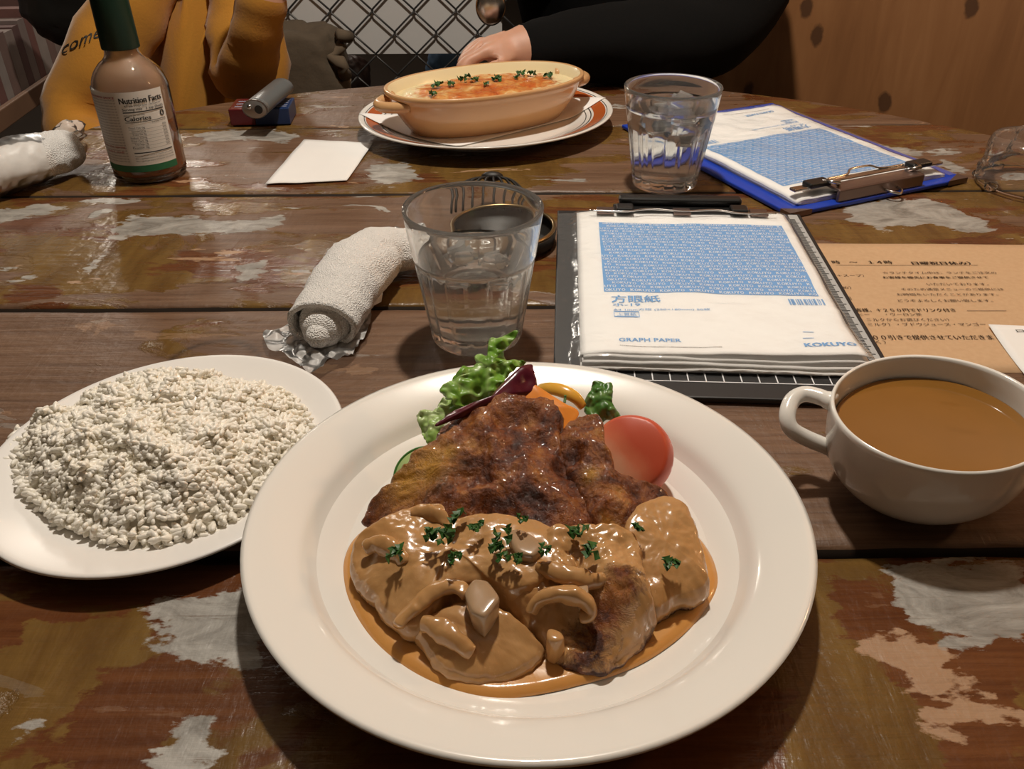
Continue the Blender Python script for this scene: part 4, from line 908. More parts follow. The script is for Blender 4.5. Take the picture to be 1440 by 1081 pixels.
V, F = roll(path, [.025, .0265, .027, .026, .021], (1.05, .9), amp=.0016); F.append(tuple(59*40+j for j in range(40))); F.append(tuple(range(40))[::-1])
o = mesh('rolled_towel', V, F, M['terry']); recalc(o); keep(o, tl2)
path2 = path+[at(108, 198, .030)]
V, F = roll(path2, [.0265, .028, .0285, .0275, .0225, .012], (1.05, .92), amp=.0014); o = mesh('clear_wrapper', V, F, M['film_white']); keep(o, tl2)
V, F = roll([at(100, 205, .028), at(105, 192, .036), at(98, 180, .042)], [.008, .011, .016], (1, .6), n=30, k=20, amp=.005); o = mesh('twisted_end', V, F, M['film_white']); keep(o, tl2)

# ------------------------------------------------------------------ hot sauce bottle
bc = Vector((-.387, .889, 0)); bt = empty('hot_sauce_bottle', bc, 'hot sauce bottle with green cap and white nutrition label', 'bottle')
body = [(.001, .004), (.028, .004), (.0335, .0005)]+smooth_prof([(.0350, .0015), (.0370, .006), (.0372, .02), (.0372, .085), (.0365, .096), (.0325, .107), (.0250, .116), (.0188, .121), (.0165, .127), (.0160, .136), (.0160, .150)], 40)
inn = [(max(r-.0022, .001), z+(.003 if z < .01 else 0)) for r, z in body[2:]][::-1]
V, F = closed_lathe(body+[(.0150, .1505)]+inn+[(.001, .0075)], 72); recalc(mesh('glass', V, F, M['glass'], bt))
M['hot_sauce'] = simple('orange_brown_pepper_sauce', (.34, .10, .022), .35, var=.25, vscale=40, Subsurface_Weight=.3, Subsurface_Radius=(.01, .004, .002))
M['sauce_film'] = (lambda t: (t.bs(Base_Color=t.mix(t.noise(60, 4), (.66, .38, .24), (.74, .50, .36)), Roughness=.3, Alpha=.55), t.m)[1])(NT('thin_sauce_film'))
lv = .060; ins = [(r-.0024, z) for r, z in body[3:] if .006 < z < lv]
V, F = closed_lathe([(.001, .0080)]+[(.030, .0081)]+ins+[(.0346, lv), (.001, lv)], 64); o = mesh('sauce', V, F, M['hot_sauce'], bt); recalc(o)
V, F = lathe([(r-.0026, z) for r, z in body[3:] if z > lv+.001 and z < .134], 64); mesh('sauce_film', V, F, M['sauce_film'], bt)
M['green_cap'] = simple('dark_green_cap', (.004, .024, .013), .38); M['label'] = simple('white_bottle_label', (.74, .71, .66), .5); M['green_band'] = simple('green_label_band', (.02, .14, .06), .5)
V, F = closed_lathe([(.001, .200), (.0140, .200), (.0160, .1985), (.0172, .193), (.0182, .1310), (.0180, .1300), (.0165, .1300), (.001, .1320)], 72, mod=lambda a, i, r, z: 1+(.012*abs(math.sin(a*18)) if 2 < i < 4 else 0)); recalc(mesh('cap', V, F, M['green_cap'], bt))
F0 = math.atan2(-bc.y, -bc.x); LR = .0376
def cyl(u_deg, z, d=0.0): a = F0+math.radians(u_deg); return Vector(((LR+d)*math.cos(a), (LR+d)*math.sin(a), z))
def cyl_patch(u0, u1, z0, z1, d, n=48):
    V = [cyl(u0+(u1-u0)*i/n, z, d) for z in (z0, z1) for i in range(n+1)]; return V, [(i, i+1, n+2+i, n+1+i) for i in range(n)]
lz = lambda y: .0955-(y-485)*.0001745
V, F = cyl_patch(-118, 46, lz(905), lz(485), 0); lab = mesh('label', V, F, M['label'], bt); recalc(lab)
V, F = cyl_patch(-118, 46, lz(945), lz(905), 0); mesh('green_band', V, F, M['green_band'], bt)
B = MB()
def lab_line(s, u0, u1, base, top, B=B, bold=0): put_text(B, s, lambda u, v: cyl(u0+(u1-u0)*u, lz(base)+(lz(top)-lz(base))*v, .0004), bold)
def lab_bar(u0, u1, y0, y1, B=B): V, F = cyl_patch(u0, u1, lz(y1), lz(y0), .0004, 16); B.add(V, F)
lab_line('Nutrition Facts', -22, 42, 548, 516, bold=.014); lab_line('47 servings per container', -16, 40, 566, 556); lab_line('Serving size   1 tsp (5mL)', -20, 42, 587, 574, bold=.004); lab_bar(-20, 42, 594, 600)
lab_line('Amount per serving', -20, 10, 617, 609); lab_line('Calories', -20, 18, 645, 621, bold=.016); lab_line('0', 34, 41, 640, 606, bold=.10); lab_bar(-20, 42, 652, 655)
lab_line('% Daily Value*', 18, 42, 667, 659)
for i, s in enumerate(('Total Fat 0g', 'Saturated Fat 0g', 'Trans Fat 0g', 'Sodium 125mg', 'Total Carb. 0g', 'Total Sugars 0g', 'Protein 0g')):
    y = 690+i*19; lab_line(s, -18+(4 if i in (1, 2, 5) else 0), 6, y, y-10); lab_bar(-18, 42, y+5, y+6); lab_line('0%', 34, 41, y, y-10)
lab_bar(-18, 42, 828, 834)
for i in range(3): lab_line('Not a significant source of vitamins and minerals', -18, 42, 852+i*15, 844+i*15)
tag(B.build('label_text', M['black_ink'], lab), kind='stuff')
B = MB()
for i in range(24):
    y = 515+i*16; lab_line('pepper sauce ingredients vinegar jalapeno peppers water salt', -88, -28, y, y-9, B)
tag(B.build('fine_print', M['grey_ink'], lab), kind='stuff')
B = MB(); lab_line('GREEN PEPPER SAUCE', -86, -28, 520, 508, B, .006); lab_line('refrigerate after opening', -86, -30, 800, 790, B, .004); lab_line('shake well', -70, -34, 830, 820, B, .004); tag(B.build('red_text', M['red_ink'], lab), kind='stuff')

# ------------------------------------------------------------------ cigarette packet and lighter
a, b = at(325, 178), at(409, 176); e = (b-a); wth = e.length; rz = math.atan2(e.y, e.x)
pk = empty('cigarette_packet', a, 'red and blue cigarette packet under the grey lighter', 'packet', None, rz)
M['pk_red'] = simple('dark_red_card', (.11, .008, .012), .3); M['pk_blue'] = simple('blue_card', (.014, .034, .11), .3); 
B = MB(); B.box(0, wth*.42, 0, .050, .001, .021); o = B.build('red_box', M['pk_red'], pk); bevel(o, .001)
B = MB(); B.box(wth*.42, wth, 0, .050, .001, .021); o = B.build('blue_box', M['pk_blue'], pk); bevel(o, .001)
B = MB()
for i in range(5): y = .008+i*.008; B.box(wth*.66, wth*.95, y, y+.0022, .0211, .0213)
for i in range(3): B.box(wth*.08, wth*.30, .010+i*.012, .013+i*.012, .0211, .0213)
tag(B.build('printed_marks', simple('pale_card_ink', (.3, .32, .42), .5), pk), kind='stuff')
ln, lf = at(359, 153, .0335), at(398, 121, .0335); d = (lf-ln); L_ = d.length
lt = empty('lighter', ln, 'grey oval pocket lighter resting on the cigarette packet', 'lighter', None, math.atan2(d.y, d.x))
M['gunmetal'] = simple('grey_satin_metal', (.20, .215, .22), .38, .5)
def oval_bar(x0, x1, ry, rz_, m, name, k=10):
    P = [(x0, .85), (x0+.0015, 1.0)]+[(x0+(x1-x0)*i/k, 1.0) for i in range(1, k)]+[(x1-.0015, 1.0), (x1, .85)]
    V = []; n = 36
    for x, s in P:
        for j in range(n): q = 2*PI*j/n; V.append((x, ry*s*math.cos(q), rz_*s*math.sin(q)))
    F = [(i*n+j, i*n+(j+1) % n, (i+1)*n+(j+1) % n, (i+1)*n+j) for i in range(len(P)-1) for j in range(n)]+[tuple(range(n)), tuple((len(P)-1)*n+j for j in range(n))]
    o = mesh(name, V, F, m, lt); recalc(o); return o
oval_bar(0, L_*.98, .0150, .0108, M['gunmetal'], 'body'); oval_bar(-.0025, .002, .0154, .0112, simple('bright_grey_collar', (.45, .46, .46), .3, .8), 'collar')
hb = MB(); hb.tube([(-.0031, -.005, 0), (-.0015, -.005, 0)], .0050, 20); hb.build('flame_hole', M['black_ink'], lt)
hb = MB(); hb.ball((-.0028, .0055, .003), .0030, 10, 8); hb.build('button', M['steel'], lt, True)

# ------------------------------------------------------------------ gratin dish on the banded plate
GC = Vector((-.0284, 1.0464, 0)); GT = .49
pp = smooth_prof([(.088, .003), (.092, 0), (.097, 0), (.102, .004), (.125, .011), (.150, .0195), (.157, .0215), (.1572, .0228), (.1545, .0232), (.140, .0185), (.122, .0130), (.112, .0098), (.104, .0082), (.09, .0078)], 70)
gp = empty('serving_plate', GC, 'white plate with orange rim band under the gratin dish', 'plate', None, GT)
V, F = closed_lathe([(.001, .003)]+pp+[(.001, .0078)], 128, sx=1.0, sy=.908); recalc(mesh('plate_body', V, F, M['ceramic'], gp))
def pz(r): return float(np.interp(r, [0, .09, .104, .112, .122, .140, .1545, .157], [.0078, .0078, .0082, .0098, .0130, .0185, .0232, .0228]))
def band(name, r0, r1, m):
    V, F = lathe([(r, pz(r)+.0005) for r in np.linspace(r0, r1, 8)], 128, sx=1.0, sy=.908); recalc(mesh(name, V, F, m, gp))
band('orange_band', .1335, .1480, simple('burnt_orange_glaze', (.42, .10, .022), .2)); band('dark_line', .1295, .1308, M['black_ink']); band('dark_line', .1495, .1503, M['black_ink']); band('dark_line', .1235, .1245, M['black_ink'])
cA, cB, cF = at(505, 160, .024), at(852, 135, .026), at(640, 204, .012); cK = cA+cB-cF; V = []
for j in range(41):
    for i in range(41):
        u, v = i/40, j/40; p = (cF*(1-u)+cB*u)*(1-v)+(cA*(1-u)+cK*u)*v; q = Matrix.Rotation(-GT, 3, 'Z') @ (p-GC); r = math.hypot(q.x, q.y/.908)
        V.append((p.x, p.y, pz(min(r, .15))+.0014+max(0, r-.15)*.12+.0006*abs(mn.noise(Vector((p.x*40, p.y*40, 0))))))
F = [(j*41+i, j*41+i+1, (j+1)*41+i+1, (j+1)*41+i) for j in range(40) for i in range(40)]
o = mesh('lining_napkin', V, F, M['white_paper']); solidify(o, .0004, 0); tag(o, 'white paper napkin spread on the banded plate under the dish', 'napkin')
DC = Vector((-.0281, 1.0425, 0)); DT = .4945; DA, DB = .1245, .0731; z0 = .0095
M['stoneware'] = simple('tan_glazed_stoneware', (.64, .37, .17), .25, var=.12, vscale=14, Coat_Weight=.3); M['cream_glaze'] = simple('cream_inner_glaze', (.78, .66, .42), .22)
gd = empty('gratin_dish', (DC.x, DC.y, z0), 'oval tan stoneware gratin dish with two lug handles', 'dish', None, DT)
H = .0607-z0; rat = DB/DA
def oval(prof, n=120):
    V = []; F = []; k = len(prof)
    for (o_, z) in prof:
        for j in range(n):
            t = 2*PI*j/n; c, s = math.cos(t), math.sin(t); e = .90
            V.append(((DA+o_)*math.copysign(abs(c)**e, c), (DB+o_*.9)*math.copysign(abs(s)**e, s), z))
    F = [(i*n+j, i*n+(j+1) % n, (i+1)*n+(j+1) % n, (i+1)*n+j) for i in range(k-1) for j in range(n)]
    return V, F, n, k
V, F, n, k = oval([(-.038, .002), (-.032, 0), (-.0265, .001), (-.019, .011), (-.0085, .027), (-.003, .040), (-.0018, .0435), (.0013, .0455), (.0018, H-.0008), (.0, H), (-.003, H-.0006)])
F.append(tuple(range(n))[::-1]); o = mesh('bowl', V, F, M['stoneware'], gd); 
V, F, n, k = oval([(-.003, H-.0006), (-.0055, H-.004), (-.009, H-.012), (-.016, H-.026), (-.026, .010), (-.036, .006)]); F.append(tuple((k-1)*n+j for j in range(n))); mesh('glazed_inside', V, F, M['cream_glaze'], gd)
for sx in (-1, 1):
    pts = [(sx*(DA-.014), -.026, H-.012), (sx*(DA-.002), -.020, H-.013), (sx*(DA+.009), -.010, H-.0135), (sx*(DA+.0125), 0, H-.0135), (sx*(DA+.009), .010, H-.0135), (sx*(DA-.002), .020, H-.013), (sx*(DA-.014), .026, H-.012)]
    MB().tube(catmull(pts, 30, False), .0062, 12, flat=1.0).build('lug_handle', M['stoneware'], gd, True)
def gratin_mat():
    t = NT('browned_cheese_gratin'); n = t.noise(28, 6, .6, .5); n2 = t.noise(70, 6, .65, .8)
    c = t.ramp(t.math('ADD', t.math('MULTIPLY', n, .5), t.math('MULTIPLY', n2, .5)), [(.33, (.36, .05, .012)), (.46, (.55, .15, .03)), (.56, (.66, .33, .10)), (.66, (.78, .60, .30)), (.75, (.60, .22, .05))])
    c = t.mix(t.rng(t.math('ADD', t.attr('edge'), t.math('MULTIPLY', t.math('SUBTRACT', n2, .5), .6)), .70, .84), c, t.mix(n2, (.72, .58, .30), (.82, .72, .46)))
    t.bs(Base_Color=c, Roughness=.28, Subsurface_Weight=.15, Subsurface_Radius=(.008, .004, .002), Coat_Weight=.25); t.bump(n2, .6, .003); return t.m
V = []; ed = []; n = 110; V.append((0, 0, H-.010)); ed.append(0)
for k in range(1, 41):
    s = k/40
    for j in range(n):
        t = 2*PI*j/n; c, q = math.cos(t), math.sin(t); x, y = (DA-.008)*math.copysign(abs(c)**.9, c)*s, (DB-.0075)*math.copysign(abs(q)**.9, q)*s
        V.append((x, y, H-.0100-.002*s**6+.0026*fbm((x*45, y*45, 3), 4)*(1-s**8)+.003*(1-s*s))); ed.append(s)
F = [(0, 1+j, 1+(j+1) % n) for j in range(n)]+[(1+(k-1)*n+j, 1+k*n+j, 1+k*n+(j+1) % n, 1+(k-1)*n+(j+1) % n) for k in range(1, 40) for j in range(n)]
o = mesh('baked_gratin', V, F, gratin_mat(), None, True, dict(edge=ed)); o.location = gd.location; o.rotation_euler = (0, 0, DT); tag(o, 'browned cheese and tomato gratin filling the tan oval dish', 'gratin')
for i, (x, y, s) in enumerate([(650, 112, .0085), (668, 111, .0075), (698, 111, .009), (682, 118, .007), (615, 119, .0095), (634, 118, .007), (609, 131, .0075), (733, 104, .008), (748, 104, .0085), (771, 106, .0095), (657, 107, .006), (725, 108, .005)]):
    parsley(at(x, y, .0560), s, PG[i], 'parsley bits on the gratin', 100+i)

# ------------------------------------------------------------------ clear lid and dark ring holder
V, F = lathe([(r*(1-.0), z) for r, z in smooth_prof([(.052, .004), (.056, .004), (.056, .012), (.052, .020), (.051, .038), (.047, .048), (.036, .052), (.02, .050), (.001, .050)], 40)], 90, mod=lambda a, i, r, z: 1+.035*math.sin(a*6)*(z > .012)+.03*mn.noise(Vector((math.cos(a)*2, math.sin(a)*2, z*40))))
ld = empty('clear_plastic_lid', at(1452, 262), 'crumpled clear plastic lid by the blue clipboard corner', 'lid')
mesh('dome', V, F, film('glossy_clear_plastic', haze=.04, rough=.06, bump=(40, .5, .004)), ld)
for k in range(8):
    a = 2*PI*k/8+.25; MB().ball((.052*math.cos(a), .052*math.sin(a), .0048), .0055, 12, 8, (1.2, 1, .8)).build('foot', M['glass'], ld, True)
hd = empty('wire_holder', (-.008, .705, 0), 'small dark metal ring holder hidden behind the nearer tumbler', 'holder')
M['brass'] = simple('aged_brass', (.30, .21, .10), .3, .9); M['dark_bronze'] = simple('dark_bronze', (.012, .010, .008), .5, .2)
V, F = closed_lathe([(.001, .001), (.044, .001), (.047, .003), (.0485, .014), (.0475, .0155), (.046, .013), (.043, .004), (.001, .0035)], 64); recalc(mesh('dish', V, F, M['dark_bronze'], hd))
V, F = lathe([(.0462+.0018*math.cos(a), .0158+.0018*math.sin(a)) for a in np.linspace(0, 2*PI, 11)], 64); mesh('rim', V, F, M['brass'], hd)
for k in range(10):
    a = PI*(.08+.84*k/9); p = [(-.012+.038*math.cos(a), .034+.012*math.sin(a), .012), (-.012+.036*math.cos(a), .046+.012*math.sin(a), .024), (-.012+.024*math.cos(a), .070+.010*math.sin(a), .030), (-.010+.008*math.cos(a), .088, .029)]
    MB().tube(catmull(p, 14, False), .0013, 6).build('wire', M['dark_bronze'], hd, True)
MB().ball((-.010, .090, .029), .006, 12, 8, (1.8, 1, .8)).build('clasp', M['dark_bronze'], hd, True)

# ------------------------------------------------------------------ behind the table: fence, panel, cushions, shelf
FY = 1.75
M['wire'] = simple('galvanised_grey_wire', (.075, .072, .07), .45, .6)
fn = empty('chain_link_fence', (0, FY, FZ), 'grey chain-link fence behind the two diners', 'fence')
p = .0805; hz = p/2; zA = atY(523, 15, FY).z; xA = atY(523, 15, FY).x
k0 = -9
for i in range(-18, 20):
    if xA+i*hz < -.64: continue
    pts = []
    for j in range(-8, 9):
        x = xA+hz*.5+i*hz+(hz if (i+j) % 2 else -hz)*.53; y = .0022 if (i+j) % 2 else -.0022
        z = zA+j*hz-FZ; s = 1 if (i+j) % 2 else -1
        pts += [(x-s*.004, y*.2, z-.0042), (x, y*1.6*s, z), (x-s*.004, -y*.2, z+.0042)]
    MB().tube(pts, .0019, 6).build('wire', M['wire'], fn, True)
pz0 = atY(560, 72.5, FY+.03).z; x0, x1 = atY(345, 40, FY+.03).x, atY(706, 30, FY+.03).x
B = MB(); B.box(x0, x1, 0, .006, 0, .34); o = B.build('white_panel', simple('white_poster_board', (.62, .60, .58), .7)); o.location = (0, FY+.010, pz0); tag(o, 'plain white board fixed behind the chain-link fence', 'panel')
def cushion(name, c, s, m, seed, e=.5, amp=.006):
    bm = bmesh.new(); bmesh.ops.create_uvsphere(bm, u_segments=64, v_segments=40, radius=1)
    for v in bm.verts:
        q = v.co; q = Vector([math.copysign(abs(t)**e, t) for t in q]); w = Vector((q.x*s[0], q.y*s[1], q.z*s[2])); v.co = w*(1+amp/max(s)*2*fbm(w*18+Vector((seed, 0, 0)), 4))
    me = bpy.data.meshes.new(name); bm.to_mesh(me); bm.free(); o = link(name, me, m); o.location = c; return o
M['taupe'] = simple('taupe_fabric', (.095, .07, .045), .9, bump=(60, .4, .004), var=.15, vscale=14)
cs = cushion('fabric_bag', tuple(atY(418, 118, 1.645)), (.098, .055, .105), M['taupe'], 2); tag(cs, 'taupe fabric bag with a ruffled side, right of the yellow sweatshirt', 'bag')
B = MB(); pts = []
for k in range(26): t = k/25; pts.append((.092+.012*math.sin(t*26)+.008*math.sin(t*55), -.035+.02*math.sin(t*17), .095-t*.19))
B.tube(pts, [.009+.004*math.sin(k*2.3) for k in range(26)], 10); o = B.build('ruffle', simple('pale_taupe_ruffle', (.125, .092, .06), .95), cs, True)
bb = cushion('black_bag', tuple(atY(118, 0, 1.60)), (.10, .05, .07), simple('black_leather', (.008, .008, .007), .5), 5, .7); tag(bb, 'black bag hanging behind the yellow sweatshirt shoulder', 'bag')
dn = cushion('denim_cushion', tuple(atY(636, 102, 2.05)), (.06, .05, .07), simple('blue_denim', (.035, .07, .125), .9, var=.2), 7, .8); tag(dn, 'denim blue cushion seen through the fence below the white board', 'cushion')
st = cushion('brown_stool_seat', tuple(atY(490, 108, 2.05)), (.05, .05, .05), simple('dark_red_leather', (.035, .018, .014), .5), 9, .8); tag(st, 'dark reddish brown seat seen through the fence at left', 'seat')
sA, sB = atY(-60, 190, 1.35), atY(118, 78, 1.95); sd = sB-sA; sdx = Vector((sd.x, sd.y, 0)).normalized(); Ls = Vector((sd.x, sd.y, 0)).length
sh = empty('magazine_shelf', (sA.x, sA.y, min(sA.z, sB.z)), 'brown wooden shelf ledge holding old magazines at far left', 'shelf', None, math.atan2(sdx.y, sdx.x))
M['shelf_wood'] = simple('brown_shelf_wood', (.17, .09, .05), .6, var=.35, vscale=10)
o = MB().box(0, Ls, 0, .012, -.03, .004).build('front_lip', M['shelf_wood'], sh); bevel(o, .002)
o = MB().box(0, Ls, .012, .25, -.03, -.012).build('shelf_board', M['shelf_wood'], sh)
o = MB().box(0, Ls, .25, .27, -.4, .5).build('back_board', M['shelf_wood'], sh)
x = .02; i = 0
ORD = ['first', 'second', 'third', 'fourth', 'fifth', 'sixth', 'seventh', 'eighth', 'ninth', 'tenth', 'eleventh', 'twelfth', 'thirteenth', 'fourteenth', 'fifteenth', 'sixteenth', 'seventeenth', 'eighteenth', 'nineteenth', 'twentieth', 'twenty-first', 'twenty-second', 'twenty-third', 'twenty-fourth', 'twenty-fifth']
cols = [(.16, .10, .085), (.21, .16, .14), (.11, .06, .055), (.19, .145, .13), (.15, .07, .06), (.24, .20, .18)]
while x < Ls-.03:
    w = random.uniform(.028, .052); h = random.uniform(.115, .145); mg = MB().box(0, w, 0, .17, 0, h).build('magazine', simple('worn_magazine_%d' % i, cols[i % 6], .6, var=.25, vscale=40))
    Mw = Matrix.Translation(sh.location) @ Matrix.Rotation(math.atan2(sdx.y, sdx.x), 4, 'Z'); mg.matrix_world = Mw @ Matrix.Translation((x, .016, -.0118))
    tag(mg, '%s worn %s magazine counted from the near end of the shelf' % (ORD[i], ('grey brown', 'pale grey', 'dark maroon', 'beige', 'reddish brown', 'light grey')[i % 6]), 'magazine', 'magazines on the shelf'); x += w+.001; i += 1
pb = MB().box(0, .16, 0, .11, 0, .012).build('folded_paper', simple('bluish_paper', (.30, .31, .36), .7)); pb.matrix_world = Mw @ Matrix.Translation((Ls*.30, .03, .137)) ; tag(pb, 'folded bluish paper lying on top of the shelved magazines', 'paper')

# ------------------------------------------------------------------ diners
def skin_body(name, N, E, mats, region, root, sub=2, wr=.0, seed=0):
    names = list(N); idx = {k: i for i, k in enumerate(names)}
    me = bpy.data.meshes.new(name+'_sk'); me.from_pydata([N[k][0] for k in names], [(idx[a], idx[b]) for a, b in E], []); me.update()
    o = bpy.data.objects.new(name+'_sk', me); COL.objects.link(o)
    sk = o.modifiers.new('k', 'SKIN'); sk.use_smooth_shade = True; sk.branch_smoothing = .6
    for i, k in enumerate(names):
        r = N[k][1]; o.data.skin_vertices[0].data[i].radius = (r, r) if not isinstance(r, tuple) else r
        o.data.skin_vertices[0].data[i].use_root = (k == root)
    s = o.modifiers.new('s', 'SUBSURF'); s.levels = sub; s.render_levels = sub
    dg = bpy.context.evaluated_depsgraph_get(); m2 = bpy.data.meshes.new_from_object(o.evaluated_get(dg)); m2.name = name
    bpy.data.objects.remove(o)
    segs = [(np.array(N[a][0]), np.array(N[b][0]), region(a, b)) for a, b in E]; mi = []
    for pgn in m2.polygons:
        c = np.array(pgn.center); best = None
        for a, b, rg in segs:
            e = b-a; t = np.clip((c-a)@e/(e@e), 0, 1); d = np.linalg.norm(c-a-t*e)
            if best is None or d < best[0]: best = (d, rg)
        mi.append(best[1])
    if wr:
        for v in m2.vertices:
            q = v.co; f = wr*(.5-abs(mn.noise(Vector((q.x*9+seed, q.y*9, q.z*16))))*1.6)+wr*.5*fbm(q*22, 3); v.co = q+v.normal*f
    m2.materials.clear()
    return link(name, m2, None, None, True, None, mats, mi)
M['skin'] = simple('hand_skin', (.56, .30, .20), .5, var=.12, vscale=50, Subsurface_Weight=.2, Subsurface_Radius=(.01, .004, .002))
M['mustard'] = simple('mustard_sweatshirt', (.47, .205, .018), .92, bump=(300, .4, .001), var=.12, vscale=8, Sheen_Weight=.2)
M['black_cloth'] = simple('black_sweater', (.0045, .0045, .0045), 1.0, bump=(200, .4, .001), Specular_IOR_Level=.15)
M['trousers'] = simple('dark_trousers', (.02, .02, .025), .9); M['hair'] = simple('black_hair', (.01, .008, .007), .5)
def fingers(N, E, base, pre, knuckles, tips, thumb, r=.0092):
    for k, (a, b, c) in enumerate(zip(knuckles, tips[0], tips[1])):
        n = pre+'f%d' % k; N[n+'a'] = (a, r*1.12); N[n+'b'] = (b, r); N[n+'c'] = (c, r*.82); E += [(base, n+'a'), (n+'a', n+'b'), (n+'b', n+'c')]
    for i, q in enumerate(thumb):
        N[pre+'t%d' % i] = (q, (.0125, .011, .0095)[i]); E.append((base if i == 0 else pre+'t%d' % (i-1), pre+'t%d' % i))
# yellow: leaning back, elbows out at the table edge
def Y3(px, py, Y): return tuple(atY(px, py, Y))
N = {}; E = []
N['pelvis'] = ((-.52, 1.45, -.30), (.16, .12)); N['belly'] = ((-.50, 1.43, -.10), (.145, .115)); N['chest'] = ((-.485, 1.44, .08), (.14, .115)); N['neck0'] = ((-.485, 1.47, .20), .06)
N['neck1'] = ((-.485, 1.47, .255), .045); N['head0'] = ((-.485, 1.47, .34), .08); N['head1'] = ((-.485, 1.47, .43), .07)
N['shl'] = (Y3(225, -75, 1.40), .062); N['mal'] = (Y3(158, 55, 1.32), .056); N['ell'] = (Y3(100, 188, 1.27), .058); N['wrl'] = ((-.55, 1.19, -.10), .045); N['hal0'] = ((-.525, 1.18, -.103), .028); N['hal'] = ((-.50, 1.175, -.105), (.036, .020))
N['shr'] = (Y3(335, -95, 1.42), .058); N['elr'] = (Y3(342, 125, 1.31), .046); N['wrr0'] = (Y3(358, 40, 1.27), .032); N['wrr'] = (Y3(372, -5, 1.26), .034); N['har0'] = (Y3(374, -25, 1.26), .024); N['har'] = (Y3(374, -60, 1.26), (.034, .020))
N['hipl'] = ((-.60, 1.40, -.33), .09); N['knl'] = ((-.61, 1.08, -.26), .072); N['anl'] = ((-.61, 1.09, -.66), .05); N['hipr'] = ((-.43, 1.40, -.33), .09); N['knr'] = ((-.40, 1.08, -.26), .072); N['anr'] = ((-.40, 1.09, -.66), .05)
E = [('pelvis', 'belly'), ('belly', 'chest'), ('chest', 'neck0'), ('neck0', 'neck1'), ('neck1', 'head0'), ('head0', 'head1'), ('chest', 'shl'), ('shl', 'mal'), ('mal', 'ell'), ('ell', 'wrl'), ('wrl', 'hal0'), ('hal0', 'hal'), ('chest', 'shr'), ('shr', 'elr'), ('elr', 'wrr0'), ('wrr0', 'wrr'), ('wrr', 'har0'), ('har0', 'har'), ('pelvis', 'hipl'), ('hipl', 'knl'), ('knl', 'anl'), ('pelvis', 'hipr'), ('hipr', 'knr'), ('knr', 'anr')]
hr = Vector(N['har'][0])
fingers(N, E, 'hal', 'L', [(-.475, 1.160+i*.016, -.108) for i in range(4)], [[(-.455, 1.155+i*.016, -.118) for i in range(4)], [(-.445, 1.155+i*.016, -.135) for i in range(4)]], [(-.505, 1.150, -.11), (-.49, 1.135, -.118), (-.475, 1.130, -.125)])
fingers(N, E, 'har', 'R', [(hr.x-.024+i*.016, hr.y-.005, hr.z+.025) for i in range(4)], [[(hr.x-.026+i*.016, hr.y-.025, hr.z+.038) for i in range(4)], [(hr.x-.026+i*.016, hr.y-.040, hr.z+.025) for i in range(4)]], [(hr.x+.026, hr.y-.005, hr.z+.005), (hr.x+.034, hr.y-.022, hr.z+.015), (hr.x+.030, hr.y-.034, hr.z+.022)])
def regY(a, b):
    if a in ('neck0', 'neck1', 'head0', 'hal0', 'har0', 'hal', 'har') or a.startswith(('Lf', 'Rf', 'Lt', 'Rt')) or (a, b) in (('wrl', 'hal0'), ('wrr', 'har0')): return 1
    return 2 if a in ('hipl', 'knl', 'hipr', 'knr') or b in ('hipl', 'hipr') else 0
pY = skin_body('person', N, E, [M['mustard'], M['skin'], M['trousers']], regY, 'pelvis', 2, .010, 1.0)
tag(pY, 'seated person in a mustard yellow sweatshirt, cropped above the chest', 'person')
def hair_cap(c, r, parent):
    V, F = lathe([(r*math.sin(t), r*1.1*math.cos(t)) for t in np.linspace(.02, 1.9, 14)], 24); o = mesh('hair', V, F, M['hair']); o.location = c; o.parent = parent; solidify(o, .012, 1); return o
hair_cap((-.485, 1.49, .40), .083, pY)
# black: forearm laid along the far table edge, hand behind the gratin dish
N = {}; E = []
N['pelvis'] = ((.22, 1.62, -.30), (.17, .12)); N['belly'] = ((.21, 1.60, -.10), (.165, .12)); N['chest'] = ((.20, 1.56, .12), (.17, .12)); N['neck0'] = ((.20, 1.54, .28), .075); N['neck1'] = ((.20, 1.53, .34), .05); N['head0'] = ((.20, 1.50, .40), .085); N['head1'] = ((.20, 1.50, .49), .075)
N['sh'] = ((.40, 1.52, .20), .08); N['mid'] = ((.375, 1.42, .10), .072); N['el'] = ((.285, 1.305, .048), .066); N['fa'] = ((.16, 1.265, .055), .060); N['cu0'] = ((.065, 1.235, .056), .045); N['cu'] = ((.020, 1.217, .056), .036)
N['wr'] = ((.006, 1.211, .057), .0245); N['pa'] = ((-.016, 1.203, .058), (.023, .027))
N['shl'] = ((.01, 1.52, .20), .075); N['ell'] = ((-.075, 1.43, .145), .050); N['cul'] = ((-.03, 1.36, .215), .038); N['wrl'] = ((-.022, 1.348, .225), .025); N['pal'] = ((-.010, 1.330, .245), (.028, .024))
N['hipl'] = ((.13, 1.57, -.33), .095); N['knl'] = ((.11, 1.22, -.24), .075); N['anl'] = ((.11, 1.25, -.66), .05); N['hipr'] = ((.31, 1.57, -.33), .095); N['knr'] = ((.33, 1.22, -.24), .075); N['anr'] = ((.33, 1.25, -.66), .05)
E = [('pelvis', 'belly'), ('belly', 'chest'), ('chest', 'neck0'), ('neck0', 'neck1'), ('neck1', 'head0'), ('head0', 'head1'), ('chest', 'sh'), ('sh', 'mid'), ('mid', 'el'), ('el', 'fa'), ('fa', 'cu0'), ('cu0', 'cu'), ('cu', 'wr'), ('wr', 'pa'), ('chest', 'shl'), ('shl', 'ell'), ('ell', 'cul'), ('cul', 'wrl'), ('wrl', 'pal'), ('pelvis', 'hipl'), ('hipl', 'knl'), ('knl', 'anl'), ('pelvis', 'hipr'), ('hipr', 'knr'), ('knr', 'anr')]
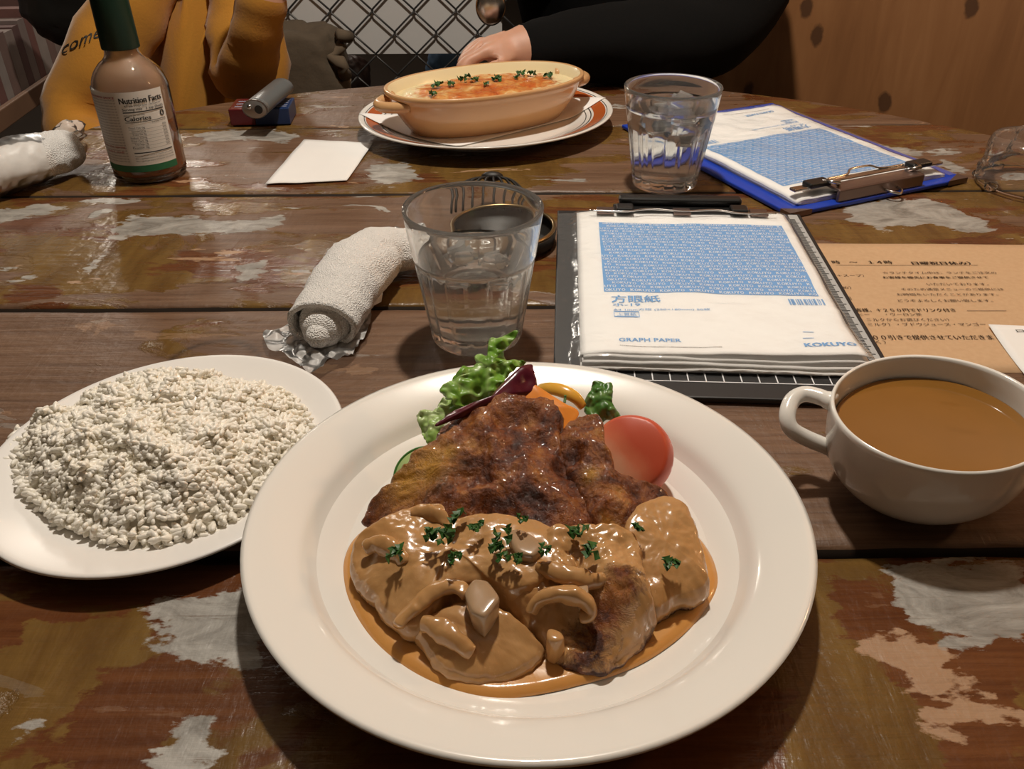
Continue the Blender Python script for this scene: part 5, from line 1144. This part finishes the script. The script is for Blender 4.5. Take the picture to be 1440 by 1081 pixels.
fingers(N, E, 'pa', 'R', [(-.038, 1.180+i*.0185, .062-.002*abs(i-1)) for i in range(4)], [[(-.060, 1.174+i*.0185, .047) for i in range(4)], [(-.060, 1.172+i*.0185, .024) for i in range(4)]], [(-.012, 1.175, .050), (-.032, 1.160, .040), (-.046, 1.158, .028)])
fingers(N, E, 'pal', 'L', [(-.020+i*.004, 1.300+i*.0165, .262) for i in range(4)], [[(-.002+i*.004, 1.292+i*.0165, .272) for i in range(4)], [(.012+i*.004, 1.296+i*.0165, .258) for i in range(4)]], [(.008, 1.318, .242), (.016, 1.305, .250), (.018, 1.296, .258)])
def regB(a, b):
    if a in ('neck0', 'neck1', 'head0', 'wr', 'pa', 'wrl', 'pal') or a[0] in 'RL' or (a, b) in (('cu', 'wr'), ('cul', 'wrl')): return 1
    return 2 if a in ('hipl', 'knl', 'hipr', 'knr') or b in ('hipl', 'hipr') else 0
pB = skin_body('person', N, E, [M['black_cloth'], M['skin'], M['trousers']], regB, 'pelvis', 2, .006, 4.0)
tag(pB, 'seated person in a black sweater, hand behind the gratin dish', 'person'); hair_cap((.20, 1.53, .455), .088, pB)
# handwriting on the mustard sleeve, laid on the cloth itself
bpy.context.view_layer.update()
from mathutils.bvhtree import BVHTree
bv = BVHTree.FromPolygons([v.co for v in pY.data.vertices], [tuple(p.vertices) for p in pY.data.polygons]); B = MB(); cc = Vector((0, 0, CAMH))
v, f = glyphs('come'); out = []
for a in v:
    x = 86+54*a[0]+4*a[1]; y = 78-26*a[0]-13*a[1]; h = bv.ray_cast(cc, ray(x, y).normalized()); out.append(h[0]+h[1]*.0012 if h[0] else atY(x, y, 1.3))
B.add(out, f); o = B.build('sleeve_lettering', M['black_ink'], None); o.parent = pY
# spoon held up by the black-sleeved diner
sb = atY(690, 9, 1.30); sp = empty('spoon', sb, 'steel spoon held up, bowl down, in front of the black sweater', 'spoon')
V, F = lathe([(.0215*math.sin(t), -.026*math.cos(t)) for t in np.linspace(.02, PI-.02, 22)], 32, sx=1, sy=.35); o = mesh('bowl', V, F, M['steel'], sp)
MB().tube([(0, 0, .024), (.003, .003, .06), (.006, .006, .12), (.010, .008, .20)], [.003, .0025, .0035, .0055], 10, flat=.5).build('handle', M['steel'], sp, True)
